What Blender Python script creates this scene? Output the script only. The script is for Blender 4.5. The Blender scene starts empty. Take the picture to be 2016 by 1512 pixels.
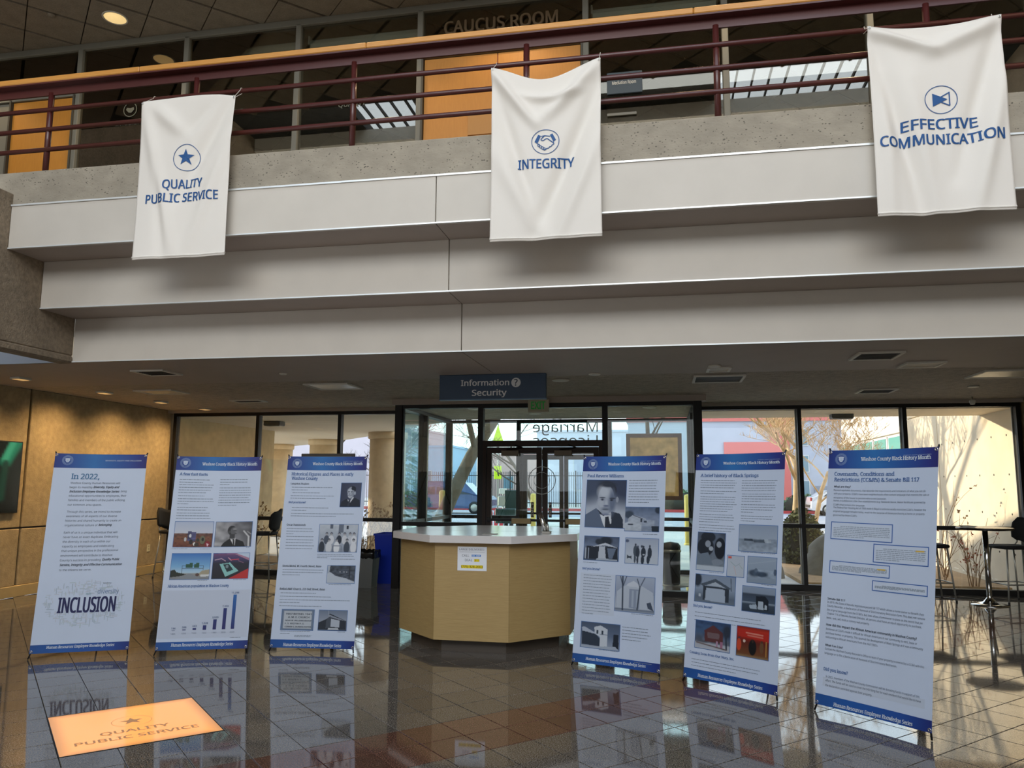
import bpy, math, random, numpy as np
from mathutils import Matrix, Vector
random.seed(7)
SC = bpy.context.scene
COL = SC.collection
PI = math.pi

# ------------------------------------------------------------------ camera
cam_d = bpy.data.cameras.new('camera'); cam = bpy.data.objects.new('camera', cam_d); COL.objects.link(cam)
yaw, pitch, roll = 0.188792, 0.129524, 0.005411
fw = Vector((-math.sin(yaw)*math.cos(pitch), math.cos(yaw)*math.cos(pitch), math.sin(pitch)))
rt = Vector((math.cos(yaw), math.sin(yaw), 0)); up = rt.cross(fw)
r2 = rt*math.cos(roll)+up*math.sin(roll); u2 = up*math.cos(roll)-rt*math.sin(roll)
m = Matrix((r2, u2, -fw)).transposed().to_4x4(); m.translation = Vector((0, 0, 1.55))
cam.matrix_world = m
cam_d.sensor_width = 36; cam_d.lens = 1526.374/2016*36; cam_d.clip_start = .05; cam_d.clip_end = 500
SC.camera = cam

# ------------------------------------------------------------------ sky, sun, large lights, exposure
SC.view_settings.view_transform = 'Standard'; SC.view_settings.look = 'None'
SC.view_settings.gamma = 1; SC.view_settings.use_curve_mapping = False
SC.view_settings.exposure = 0.0
W = bpy.data.worlds.new('sky'); SC.world = W; W.use_nodes = True
nt = W.node_tree; bg = nt.nodes['Background']
tc = nt.nodes.new('ShaderNodeTexCoord'); sep = nt.nodes.new('ShaderNodeSeparateXYZ')
nt.links.new(tc.outputs['Generated'], sep.inputs[0])
cr = nt.nodes.new('ShaderNodeValToRGB'); nt.links.new(sep.outputs[2], cr.inputs[0])
cr.color_ramp.elements[0].position = 0.0; cr.color_ramp.elements[0].color = (.93, .97, 1.0, 1)
cr.color_ramp.elements[1].position = .7; cr.color_ramp.elements[1].color = (.55, .69, .95, 1)
e_ = cr.color_ramp.elements.new(.25); e_.color = (.74, .87, 1.0, 1)
nt.links.new(cr.outputs[0], bg.inputs[0]); bg.inputs[1].default_value = 2.8

def light(name, kind, loc, energy, color, rot=None, target=None, **kw):
    d = bpy.data.lights.new(name, kind); d.energy = energy; d.color = color
    for k, v in kw.items(): setattr(d, k, v)
    o = bpy.data.objects.new(name, d); COL.objects.link(o); o.location = loc
    if target is not None:
        o.rotation_euler = (Vector(target)-Vector(loc)).to_track_quat('-Z', 'Y').to_euler()
    return o
light('sun', 'SUN', (-30, 30, 20), 6.5, (1.0, .83, .62), target=(-30+1, 30-.5, 20-.15), angle=.012)
# daylight of the big glazed wall and the skylight of the atrium, behind and above the viewer
light('glazed_wall_daylight', 'AREA', (-1.0, -8.2, 9.6), 900, (1.0, .96, .90), target=(-.6, 6.5, 3.2), shape='RECTANGLE', size=11, size_y=5)
light('skylight_daylight', 'AREA', (0, .5, 11.8), 420, (.80, .90, 1.0), target=(0, .5, 0), shape='RECTANGLE', size=12, size_y=6)
light('added_low_fill', 'AREA', (-1.0, -8.9, 3.0), 80, (.84, .92, 1.0), target=(-1.0, 8, 2.6), shape='RECTANGLE', size=12, size_y=3.4)  # added low fill for the overhead sign and ceiling; solid wall behind it
# ------------------------------------------------------------------ helpers
def lin(c):
    if isinstance(c, str):
        c = tuple(int(c[i:i+2], 16)/255 for i in (0, 2, 4))
    return tuple(x/12.92 if x <= .04045 else ((x+.055)/1.055)**2.4 for x in c)

MATS = {}
def mat(name, color='808080', rough=.6, metal=0, noise=0, nscale=20, bump=0, bscale=60, spec=.5, emit=None, estr=1,
        wood=None, coat=0, voids=None, coord='Object', stretch=None):
    if name in MATS: return MATS[name]
    M = bpy.data.materials.new(name); M.use_nodes = True; n = M.node_tree.nodes; l = M.node_tree.links
    b = n['Principled BSDF']; c = lin(color) if isinstance(color, str) else color
    b.inputs['Base Color'].default_value = (*c, 1); b.inputs['Roughness'].default_value = rough
    b.inputs['Metallic'].default_value = metal; b.inputs['Specular IOR Level'].default_value = spec
    if coat: b.inputs['Coat Weight'].default_value = coat; b.inputs['Coat Roughness'].default_value = .08
    if emit: b.inputs['Emission Color'].default_value = (*lin(emit), 1); b.inputs['Emission Strength'].default_value = estr
    t = n.new('ShaderNodeTexCoord'); src = t.outputs[coord]
    if coord == 'World':
        pass
    if stretch:
        mp = n.new('ShaderNodeMapping'); mp.inputs['Scale'].default_value = stretch; l.new(src, mp.inputs[0]); src = mp.outputs[0]
    last = None
    if noise:
        x = n.new('ShaderNodeTexNoise'); x.inputs['Scale'].default_value = nscale; x.inputs['Detail'].default_value = 6; l.new(src, x.inputs['Vector'])
        r = n.new('ShaderNodeMapRange'); r.inputs[1].default_value = .3; r.inputs[2].default_value = .7
        r.inputs[3].default_value = 1-noise; r.inputs[4].default_value = 1+noise; l.new(x.outputs[0], r.inputs[0])
        h = n.new('ShaderNodeVectorMath'); h.operation = 'SCALE'; h.inputs[0].default_value = c; l.new(r.outputs[0], h.inputs['Scale'])
        last = h.outputs[0]
        x2 = n.new('ShaderNodeTexNoise'); x2.inputs['Scale'].default_value = nscale*.13; x2.inputs['Detail'].default_value = 3; l.new(src, x2.inputs['Vector'])
        r2_ = n.new('ShaderNodeMapRange'); r2_.inputs[1].default_value = .3; r2_.inputs[2].default_value = .7
        r2_.inputs[3].default_value = 1-noise*.7; r2_.inputs[4].default_value = 1+noise*.7; l.new(x2.outputs[0], r2_.inputs[0])
        h2 = n.new('ShaderNodeVectorMath'); h2.operation = 'SCALE'; l.new(last, h2.inputs[0]); l.new(r2_.outputs[0], h2.inputs['Scale']); last = h2.outputs[0]
    if voids:   # dark pock marks of cast concrete: (scale, threshold, dark factor)
        v = n.new('ShaderNodeTexVoronoi'); v.inputs['Scale'].default_value = voids[0]; l.new(src, v.inputs['Vector'])
        xn = n.new('ShaderNodeTexNoise'); xn.inputs['Scale'].default_value = voids[0]*.22; l.new(src, xn.inputs['Vector'])
        ad = n.new('ShaderNodeMath'); ad.operation = 'MULTIPLY'; l.new(xn.outputs[0], ad.inputs[0]); l.new(xn.outputs[0], ad.inputs[1])
        mm = n.new('ShaderNodeMath'); mm.operation = 'MULTIPLY'; mm.inputs[1].default_value = voids[1]; l.new(ad.outputs[0], mm.inputs[0])
        lt = n.new('ShaderNodeMath'); lt.operation = 'LESS_THAN'; l.new(v.outputs['Distance'], lt.inputs[0]); l.new(mm.outputs[0], lt.inputs[1])
        mx = n.new('ShaderNodeMix'); mx.data_type = 'RGBA'; l.new(lt.outputs[0], mx.inputs[0])
        if last: l.new(last, mx.inputs[6])
        else: mx.inputs[6].default_value = (*c, 1)
        mx.inputs[7].default_value = (*[q*voids[2] for q in c], 1); last = mx.outputs[2]
    if wood:    # fine grain along one axis: stretch vector and dark colour
        mp = n.new('ShaderNodeMapping'); mp.inputs['Scale'].default_value = wood[0]; l.new(t.outputs[coord], mp.inputs[0])
        x = n.new('ShaderNodeTexNoise'); x.inputs['Scale'].default_value = 6; x.inputs['Detail'].default_value = 8; x.inputs['Distortion'].default_value = .6; l.new(mp.outputs[0], x.inputs['Vector'])
        mx = n.new('ShaderNodeMix'); mx.data_type = 'RGBA'; l.new(x.outputs[0], mx.inputs[0])
        mx.inputs[6].default_value = (*c, 1); mx.inputs[7].default_value = (*lin(wood[1]), 1); last = mx.outputs[2]
    if last: l.new(last, b.inputs['Base Color'])
    if bump:
        x = n.new('ShaderNodeTexNoise'); x.inputs['Scale'].default_value = bscale; x.inputs['Detail'].default_value = 5; l.new(src, x.inputs['Vector'])
        bp = n.new('ShaderNodeBump'); bp.inputs['Strength'].default_value = bump; bp.inputs['Distance'].default_value = .02
        l.new(x.outputs[0], bp.inputs['Height']); l.new(bp.outputs[0], b.inputs['Normal'])
    MATS[name] = M; return M

def glass(name, tint=(1, 1, 1), base=.04, gain=1.0, rtint=(1, 1, 1)):
    if name in MATS: return MATS[name]
    M = bpy.data.materials.new(name); M.use_nodes = True; n = M.node_tree.nodes; l = M.node_tree.links
    n.remove(n['Principled BSDF']); out = n['Material Output']
    tr = n.new('ShaderNodeBsdfTransparent'); tr.inputs[0].default_value = (*tint, 1)
    gl = n.new('ShaderNodeBsdfGlossy'); gl.inputs['Roughness'].default_value = .0; gl.inputs[0].default_value = (*rtint, 1)
    fr = n.new('ShaderNodeFresnel'); fr.inputs[0].default_value = 1.5
    ma = n.new('ShaderNodeMath'); ma.operation = 'MULTIPLY_ADD'; ma.inputs[1].default_value = gain; ma.inputs[2].default_value = base; ma.use_clamp = True
    l.new(fr.outputs[0], ma.inputs[0])
    mx = n.new('ShaderNodeMixShader'); l.new(ma.outputs[0], mx.inputs[0]); l.new(tr.outputs[0], mx.inputs[1]); l.new(gl.outputs[0], mx.inputs[2])
    l.new(mx.outputs[0], out.inputs[0]); MATS[name] = M; return M

def print_mat(name, rough=.55, spec=.3, tone=1.0):   # flat print: ink colours carried by the mesh
    if name in MATS: return MATS[name]
    M = bpy.data.materials.new(name); M.use_nodes = True; n = M.node_tree.nodes; l = M.node_tree.links
    b = n['Principled BSDF']; a = n.new('ShaderNodeAttribute'); a.attribute_name = 'ink'
    sc_ = n.new('ShaderNodeVectorMath'); sc_.operation = 'SCALE'; sc_.inputs['Scale'].default_value = tone; l.new(a.outputs['Color'], sc_.inputs[0]); l.new(sc_.outputs[0], b.inputs['Base Color']); b.inputs['Roughness'].default_value = rough; b.inputs['Specular IOR Level'].default_value = spec
    MATS[name] = M; return M

def props(o, label=None, cat=None, group=None, kind=None):
    if label: o['label'] = label
    if cat: o['category'] = cat
    if group: o['group'] = group
    if kind: o['kind'] = kind
    return o
def empty(name, loc=(0, 0, 0), rz=0, label=None, cat=None, group=None, kind=None):
    o = bpy.data.objects.new(name, None); COL.objects.link(o); o.location = loc; o.rotation_euler = (0, 0, rz)
    o.empty_display_size = .1
    return props(o, label, cat, group, kind)
def inv(p):
    m_ = Matrix.Identity(4); q = p; chain = []
    while q is not None: chain.append(q); q = q.parent
    for q in reversed(chain):
        m_ = m_ @ q.matrix_parent_inverse @ (Matrix.Translation(q.location) @ q.rotation_euler.to_matrix().to_4x4())
    return m_.inverted()

class MB:
    def __init__(s): s.v = []; s.f = []; s.sm = []; s.c = []
    def add(s, vs, fs, smooth=False, col=None):
        b = len(s.v); s.v += [tuple(v) for v in vs]
        for f in fs: s.f.append(tuple(i+b for i in f)); s.sm.append(smooth)
        s.c += [col]*len(vs)
        return s
    def box(s, x0, x1, y0, y1, z0, z1, bev=0, M=None, col=None):
        if bev:
            b = bev; vs = []; 
            for z, d in ((z0, b), (z0+b, 0), (z1-b, 0), (z1, b)):
                for (x, y) in ((x0+b, y0+d), (x1-b, y0+d), (x1-d, y0+b), (x1-d, y1-b), (x1-b, y1-d), (x0+b, y1-d), (x0+d, y1-b), (x0+d, y0+b)): vs.append((x, y, z))
            fs = [tuple(range(7, -1, -1)), tuple(range(24, 32))]
            for k in range(3):
                for i in range(8): j = (i+1) % 8; fs.append((k*8+i, k*8+j, k*8+8+j, k*8+8+i))
        else:
            vs = [(x, y, z) for z in (z0, z1) for (x, y) in ((x0, y0), (x1, y0), (x1, y1), (x0, y1))]
            fs = [(3, 2, 1, 0), (4, 5, 6, 7), (0, 1, 5, 4), (1, 2, 6, 5), (2, 3, 7, 6), (3, 0, 4, 7)]
        if M is not None: vs = [M @ Vector(v) for v in vs]
        return s.add(vs, fs, False, col)
    def prism(s, poly, z0, z1, M=None, smooth=False):
        n = len(poly); vs = [(x, y, z0) for x, y in poly]+[(x, y, z1) for x, y in poly]
        if M is not None: vs = [M @ Vector(v) for v in vs]
        s.add(vs, [tuple(range(n-1, -1, -1)), tuple(range(n, 2*n))]); b = len(s.v)-2*n
        for i in range(n): j = (i+1) % n; s.f.append((b+i, b+j, b+n+j, b+n+i)); s.sm.append(smooth)
        return s
    def tube(s, pts, r, n=8, caps=True):
        pts = [Vector(p) for p in pts]; rs = r if isinstance(r, (list, tuple)) else [r]*len(pts)
        vs = []; a = None
        for i, p in enumerate(pts):
            d = (pts[min(i+1, len(pts)-1)]-pts[max(i-1, 0)]).normalized()
            if a is None: a = d.orthogonal().normalized()
            a = (a-d*a.dot(d)); a = a.normalized() if a.length > 1e-6 else d.orthogonal().normalized(); c = d.cross(a)
            for k in range(n): t = 2*PI*k/n; vs.append(p+(a*math.cos(t)+c*math.sin(t))*rs[i])
        fs = []
        for i in range(len(pts)-1):
            for k in range(n): j = (k+1) % n; fs.append((i*n+k, i*n+j, (i+1)*n+j, (i+1)*n+k))
        s.add(vs, fs, True)
        if caps:
            b = len(s.v)-len(vs); s.f += [tuple(b+k for k in range(n-1, -1, -1)), tuple(b+(len(pts)-1)*n+k for k in range(n))]; s.sm += [False, False]
        return s
    def lathe(s, prof, n=24, c=(0, 0, 0), smooth=True, M=None):
        vs = []
        for (r, z) in prof:
            for k in range(n): t = 2*PI*k/n; vs.append(Vector((c[0]+r*math.cos(t), c[1]+r*math.sin(t), c[2]+z)))
        if M is not None: vs = [M @ v for v in vs]
        fs = [(i*n+k, i*n+(k+1) % n, (i+1)*n+(k+1) % n, (i+1)*n+k) for i in range(len(prof)-1) for k in range(n)]
        s.add(vs, fs, smooth)
        b = len(s.v)-len(vs)
        if prof[0][0] > 1e-5: s.f.append(tuple(b+k for k in range(n-1, -1, -1))); s.sm.append(False)
        if prof[-1][0] > 1e-5: s.f.append(tuple(b+(len(prof)-1)*n+k for k in range(n))); s.sm.append(False)
        return s
    def quad(s, a, b, c, d, col=None): return s.add([a, b, c, d], [(0, 1, 2, 3)], False, col)
    def mesh(s, name):
        me = bpy.data.meshes.new(name); me.from_pydata([tuple(v) for v in s.v], [], s.f)
        if any(s.sm): me.polygons.foreach_set('use_smooth', s.sm)
        if any(c is not None for c in s.c):
            at = me.attributes.new('ink', 'FLOAT_COLOR', 'POINT')
            at.data.foreach_set('color', [q for c in s.c for q in ((*(c or (1, 1, 1)), 1))])
        me.update(); return me
    def build(s, name, material, parent=None, local=False, **kw):
        me = s.mesh(name); o = bpy.data.objects.new(name, me); COL.objects.link(o)
        if material: me.materials.append(material)
        if parent is not None:
            o.parent = parent
            if not local: o.matrix_parent_inverse = inv(parent)
        return props(o, **kw)
def copy_tree(o, parent=None):
    c = o.copy(); COL.objects.link(c); c.parent = parent
    for ch in o.children: copy_tree(ch, c)
    return c

# --- text as mesh vertices (x right, y up), from the built-in font
TC = {}
FONT = None
try:      # the clean sans that ships inside Blender; the built-in font otherwise
    import os
    FONT = bpy.data.fonts.load(os.path.join(bpy.utils.resource_path('LOCAL'), 'datafiles', 'fonts', 'NotoSansMath-Regular.woff2'))
except Exception:
    FONT = None
def text_mesh(s, bold=False, res=2, slab=False):
    """vertices (x, y, small depth) and faces of a line of text"""
    k = (s, bold, res, slab)
    if k in TC: return TC[k]
    cu = bpy.data.curves.new('t', 'FONT'); cu.body = s; cu.resolution_u = res; cu.size = 1; cu.fill_mode = 'FRONT'
    if FONT: cu.font = FONT
    o = bpy.data.objects.new('t', cu); COL.objects.link(o)
    bpy.context.view_layer.update()
    me = bpy.data.meshes.new_from_object(o.evaluated_get(bpy.context.evaluated_depsgraph_get()))
    vs = [(v.co.x, v.co.y, 0) for v in me.vertices]; fs = [tuple(p.vertices) for p in me.polygons]
    bpy.data.objects.remove(o); bpy.data.curves.remove(cu); bpy.data.meshes.remove(me)
    if not vs: TC[k] = (vs, fs); return TC[k]
    cap = CAP or max(v[1] for v in vs)
    if slab:      # slab serifs on the stem ends
        cnt = {}
        for g in fs:
            for p, q in zip(g, g[1:]+g[:1]): cnt[tuple(sorted((p, q)))] = cnt.get(tuple(sorted((p, q))), 0)+1
        add = []
        for (p, q), n_ in cnt.items():
            if n_ != 1: continue
            (xa, ya, _), (xb, yb, _) = vs[p], vs[q]; x0, x1 = min(xa, xb), max(xa, xb)
            if abs(ya-yb) > .004*cap or not .07*cap < x1-x0 < .24*cap: continue
            below = ya < .02*cap and abs(ya) < .02*cap; t = .13*cap; sw = .10*cap
            if below: add.append((x0-sw, x1+sw, ya, ya+t))
            elif abs(ya-cap) < .02*cap: add.append((x0-sw, x1+sw, ya-t, ya))
            elif ya > .6*cap: add.append((x0-sw, x1, ya-t, ya))
        for k2, (x0, x1, y0, y1) in enumerate(add):
            n_ = len(vs); vs += [(x0, y0, .0001), (x1, y0, .0001), (x1, y1, .0001), (x0, y1, .0001)]; fs.append((n_, n_+1, n_+2, n_+3))
    if bold:      # heavier strokes: the same outlines a little to each side, each a hair in front of the last
        n = len(vs); q = .033*cap; sh = ((-q, -q*.4), (q, -q*.4), (-q, q*.4), (q, q*.4))
        vs, fs = [(x+dx, y+dy, z+.0002*(j+1)) for j, (dx, dy) in enumerate(sh) for x, y, z in vs], [tuple(i+j*n for i in g) for j in range(4) for g in fs]
    TC[k] = (vs, fs); return TC[k]
CAP = None
CAP = max(v[1] for v in text_mesh('H')[0])
def text_pts(s, w=None, h=.1, bold=False, italic=0, align='L', res=2, slab=False):
    vs, fs = text_mesh(s, bold, res, slab)
    if not vs: return [], []
    x0 = min(v[0] for v in vs); x1 = max(v[0] for v in vs); ys = h/CAP
    xs = (w/(x1-x0)) if w else ys
    off = {'L': x0, 'C': (x0+x1)/2, 'R': x1}[align]
    return [((x-off)*xs+y*ys*italic, y*ys, z) for x, y, z in vs], fs

# --- soft colour rasters for printed pictures
def lum(c): return np.array((c, c, c), float) if isinstance(c, (int, float)) else np.array(lin(c), float)
def raster(ops, nx, ny, seed=1):
    rng = np.random.RandomState(seed); X, Y = np.meshgrid((np.arange(nx)+.5)/nx, (np.arange(ny)+.5)/ny)
    im = np.ones((ny, nx, 3))*.5
    for o in ops:
        k = o[0]
        if k == 'g':      # vertical gradient between stops [(y,c),...]
            ys = [q[0] for q in o[1]]; cs = np.array([lum(q[1]) for q in o[1]])
            for i in range(3): im[..., i] = np.interp(Y, ys, cs[:, i])
            continue
        if k == 'gx':
            ys = [q[0] for q in o[1]]; cs = np.array([lum(q[1]) for q in o[1]])
            for i in range(3): im[..., i] = np.interp(X, ys, cs[:, i])
            continue
        if k == 'n':      # mottling: amplitude, cells
            c = o[2]; g = rng.rand(c+2, c+2); xi = X*c; yi = Y*c; x0 = xi.astype(int); y0 = yi.astype(int); fx = xi-x0; fy = yi-y0
            v = (g[y0, x0]*(1-fx)*(1-fy)+g[y0, x0+1]*fx*(1-fy)+g[y0+1, x0]*(1-fx)*fy+g[y0+1, x0+1]*fx*fy)-.5
            msk = 1
            if len(o) > 3: a_, b_, c_, d_ = o[3]; msk = ((X >= a_) & (X <= c_) & (Y >= b_) & (Y <= d_))
            im *= (1+(v*2*o[1]*msk)[..., None]); continue
        if k == 'e':
            _, cx, cy, rx, ry, c = o[:6]; soft = o[6] if len(o) > 6 else .12
            d = np.sqrt(((X-cx)/rx)**2+((Y-cy)/ry)**2); a = np.clip((1-d)/soft+.5, 0, 1)
        elif k == 'r':
            _, x0, y0, x1, y1, c = o; a = ((X >= x0) & (X <= x1) & (Y >= y0) & (Y <= y1)).astype(float)
        elif k == 'p':
            P = o[1]; c = o[2]; a = np.zeros_like(X, bool)
            for i in range(len(P)):
                (xa, ya), (xb, yb) = P[i], P[(i+1) % len(P)]
                if ya == yb: continue
                cnd = ((Y < ya) != (Y < yb)) & (X < (xb-xa)*(Y-ya)/(yb-ya)+xa); a ^= cnd
            a = a.astype(float)
        elif k == 'l':
            _, xa, ya, xb, yb, wd, c = o; t = np.clip(((X-xa)*(xb-xa)+(Y-ya)*(yb-ya))/((xb-xa)**2+(yb-ya)**2+1e-9), 0, 1)
            d = np.hypot(X-xa-t*(xb-xa), Y-ya-t*(yb-ya)); a = np.clip((wd-d)/wd+.6, 0, 1)
        im = im*(1-a[..., None])+lum(c)*a[..., None]
    return np.clip(im, 0, 1)

def homog(src, w, h):   # px quad TL,TR,BR,BL -> (u,v) with v down
    dst = [(0, 0), (w, 0), (w, h), (0, h)]; A = []; B = []
    for (x, y), (u, v) in zip(src, dst):
        A.append([x, y, 1, 0, 0, 0, -u*x, -u*y]); B.append(u); A.append([0, 0, 0, x, y, 1, -v*x, -v*y]); B.append(v)
    h_ = np.linalg.solve(np.array(A, float), np.array(B, float))
    def f(x, y):
        d = h_[6]*x+h_[7]*y+1; return ((h_[0]*x+h_[1]*y+h_[2])/d, (h_[3]*x+h_[4]*y+h_[5])/d)
    return f
# ------------------------------------------------------------------ materials of the setting
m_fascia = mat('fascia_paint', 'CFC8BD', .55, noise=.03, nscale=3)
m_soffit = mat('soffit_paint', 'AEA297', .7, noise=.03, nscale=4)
m_stipple = mat('stippled_ceiling', 'AEA392', .9, noise=.22, nscale=70, bump=.5, bscale=90)
m_edge = mat('bright_edge_trim', 'E8ECEC', .3, metal=.3)
m_curb = mat('curb_concrete', 'A09787', .85, noise=.12, nscale=9, voids=(48, .62, .38), bump=.25, bscale=60, stretch=(.6, 1, 1))
m_beam = mat('beam_concrete', '8A7C69', .85, noise=.22, nscale=22, bump=.4, bscale=60)
m_tan = mat('tan_concrete', 'A89470', .85, noise=.14, nscale=14, voids=(40, .35, .6), bump=.35, bscale=50)
m_base = mat('light_base', 'B89F6C', .5, noise=.06, nscale=8)
m_bronze = mat('dark_bronze_frame', '120F0D', .45, metal=.2)
m_bronze2 = mat('brown_bronze_door', '2E2119', .45, metal=.35)
m_silver = mat('silver_stop', 'A8A59C', .35, metal=.7)
m_dark = mat('dark_paint', '1B1A18', .7)
m_grout = mat('grout', '14110F', .8)
m_maroon = mat('maroon_paint', '4E211E', .38, coat=.3)
m_oak = mat('oak_handrail', 'DDA150', .4, wood=((1.2, 18, 18), 'B97A34'), coat=.2)
m_maple = mat('maple_door', 'C98B34', .5, wood=((9, 9, 1.2), 'B87828'))
m_grey = mat('greygreen_frame', '77756A', .55)
m_tile_c = mat('ceiling_tile', '8A8070', .95, noise=.14, nscale=60)
m_white = mat('white_paint', 'D6D2C6', .6)
m_glass = glass('clear_glass', (.97, .99, .98), .03)
m_glass_g = glass('greenish_glass', (.88, .99, .97), .03, .6)
m_glass_d = glass('upper_glass', (.80, .84, .82), .09, 1.6, (1, .88, .74))
m_chrome = mat('chrome', 'D8D8D6', .12, metal=1)
m_black = mat('black_plastic', '0B0B0C', .5)
m_conc_out = mat('pale_cast_concrete', 'D9CBB2', .8, noise=.07, nscale=3)
m_plaza = mat('plaza_concrete', 'BDB8AE', .85, noise=.06, nscale=2)

def granite(name, c1, c2, c3):
    M = bpy.data.materials.new(name); M.use_nodes = True; n = M.node_tree.nodes; l = M.node_tree.links; b = n['Principled BSDF']
    g = n.new('ShaderNodeNewGeometry'); x = n.new('ShaderNodeTexNoise'); x.inputs['Scale'].default_value = 130; x.inputs['Detail'].default_value = 3
    l.new(g.outputs['Position'], x.inputs['Vector'])
    r = n.new('ShaderNodeValToRGB'); l.new(x.outputs[0], r.inputs[0]); e = r.color_ramp.elements
    e[0].position = .38; e[0].color = (*lin(c1), 1); e[1].position = .62; e[1].color = (*lin(c3), 1); q = e.new(.5); q.color = (*lin(c2), 1)
    oi = n.new('ShaderNodeObjectInfo'); mr = n.new('ShaderNodeMapRange'); mr.inputs[3].default_value = .82; mr.inputs[4].default_value = 1.18; l.new(oi.outputs['Random'], mr.inputs[0])
    vm = n.new('ShaderNodeVectorMath'); vm.operation = 'SCALE'; l.new(r.outputs[0], vm.inputs[0]); l.new(mr.outputs[0], vm.inputs['Scale'])
    l.new(vm.outputs[0], b.inputs['Base Color']); b.inputs['Roughness'].default_value = .045; b.inputs['IOR'].default_value = 1.68
    return M
m_gran = granite('grey_granite_tile', '3B3733', '5D5750', '827A70')
m_gran_r = granite('red_granite_tile', '3C2720', '5A3F34', '79594B')

# ------------------------------------------------------------------ floor: 12 inch tiles laid at 45 degrees
fl = empty('floor', kind='structure')
MB().box(-8.7, 5.6, -9, 12.75, -.12, -.006).build('grout_bed', m_grout, fl)
S = .3045; OX, OY = -3.388, 4.72; q2 = math.sqrt(.5)
def uv2xy(u, v): return (OX+(u-v)*q2, OY+(u+v)*q2)
def tile_verts(u, v, g=.0022, b=.0025):
    h = S/2-g; o = []
    for z, d in ((-.006, 0), (-.0008, 0), (0, b)):
        for (a, c) in ((-1, -1), (1, -1), (1, 1), (-1, 1)): o.append((*uv2xy(u+a*(h-d), v+c*(h-d)), z))
    return o
TF = [(0, 1, 5, 4), (1, 2, 6, 5), (2, 3, 7, 6), (3, 0, 4, 7), (4, 5, 9, 8), (5, 6, 10, 9), (6, 7, 11, 10), (7, 4, 8, 11), (8, 9, 10, 11)]
cells = []
R3 = cam.matrix_world.to_3x3().transposed()
def inview(x, y, z, mg=60):
    p = R3 @ (Vector((x, y, z))-Vector((0, 0, 1.55)))
    if p.z > -.2: return None
    px, py = 1008-1526.4*p.x/p.z, 756+1526.4*p.y/p.z
    return (px, py) if -mg < px < 2016+mg and -mg < py < 1512+mg else None
for i in range(-75, 75):
    for j in range(-75, 75):
        u, v = i*S, j*S; x, y = uv2xy(u, v)
        if -8.6 < x < 5.5 and -8.9 < y < 12.6:
            if abs(i) <= 1 and abs(j) <= 1: continue      # the lit panel
            red = -1.70 < v < -1.05
            dist = math.hypot(x, y) if inview(x, y, 0) else 1e3+math.hypot(x, y)
            cells.append((dist, u, v, red))
cells.sort(key=lambda c: c[0])
base_t = {}
for (d, u, v, red) in cells[:300]:
    k = red
    if k not in base_t:
        mb = MB(); o0 = tile_verts(0, 0); mb.add([(x-OX, y-OY, z) for x, y, z in o0], TF); me = mb.mesh('tile'); me.materials.append(m_gran_r if red else m_gran); base_t[k] = me
    o = bpy.data.objects.new('tile', base_t[k]); COL.objects.link(o); o.parent = fl; x, y = uv2xy(u, v); o.location = (x, y, 0)
for red, nm in ((False, 'far_grey_tiles'), (True, 'far_red_tiles')):
    mb = MB()
    for (d, u, v, r_) in cells[300:]:
        if r_ == red: mb.add(tile_verts(u, v), TF)
    mb.build(nm, m_gran_r if red else m_gran, fl, kind='stuff')

# ------------------------------------------------------------------ walls of the hall
w = empty('wall_left', (-8.7, 9, 0), kind='structure')
for (ya, yb) in ((4.0, 9.405), (9.43, 12.7)):
    for (za, zb) in ((.15, .915), (.935, 2.85)):
        MB().box(-8.95, -8.70, ya+.004, yb-.004, za, zb, bev=.008).build('panel', m_tan, w)
MB().box(-8.95, -8.73, 4, 12.7, 0, 2.86).build('joint_backing', m_dark, w)
MB().box(-8.8, -8.665, 4, 12.6, 0, .15, bev=.006).build('base_course', m_base, w)
MB().box(-12.3, -12.0, -9.3, 7, 0, 12.3).build('wall_left', m_beam, kind='structure')
MB().box(-12.0, -8.95, 4.0, 4.3, 0, 4.3).build('wall_return', m_tan, kind='structure')
MB().box(5.25, 5.6, 12.0, 12.75, 0, 2.85).build('wall_right', m_tan, kind='structure')
MB().box(5.6, 5.9, -9.3, 12.75, 0, 2.84).build('wall_right', m_tan, kind='structure')
MB().box(8.6, 8.9, -9.3, 14, 2.85, 12.3).build('wall_right', m_beam, kind='structure')
MB().box(5.6, 8.9, -9.3, 14, 2.6, 2.84).build('floor_slab', m_beam, kind='structure')
# back wall with its glazed band, roof with skylight bars
bw = empty('wall_back', (0, -9.2, 0), kind='structure')
MB().box(-12.3, 8.9, -9.5, -9.2, 0, 6.8).build('lower_wall', m_beam, bw)
for k in range(9): MB().box(-12.2+k*2.6, -12.12+k*2.6, -9.4, -9.25, 6.8, 11.6).build('mullion', m_bronze, bw)
MB().box(-12.3, 8.9, -9.5, -9.2, 11.6, 12.3).build('upper_wall', m_beam, bw)
rf = empty('ceiling_atrium', (0, 0, 12), kind='structure')
for (x0, x1, y0, y1) in ((-12.3, -8.4, -9.5, 7.0), (-6.5, 1.7, -9.5, 7), (8.2, 8.9, -9.5, 7), (-8.4, -6.5, -1.2, 7), (1.7, 8.2, -1.0, 7), (-8.4, -6.5, -9.5, -8), (1.7, 8.2, -9.5, -8)):
    MB().box(x0, x1, y0, y1, 12.0, 12.3).build('roof_slab', m_dark, rf)
for (x0, x1) in ((-8.4, -6.5), (1.7, 8.2)):
    k = x0
    while k < x1: MB().box(k-.018, k+.018, -8, -1.0, 12.0, 12.1).build('glazing_bar', m_dark, rf); k += .42
MB().box(-12, 8.6, -4.3, -3.8, 11.6, 12).build('ceiling_beam', m_white, rf)

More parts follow.
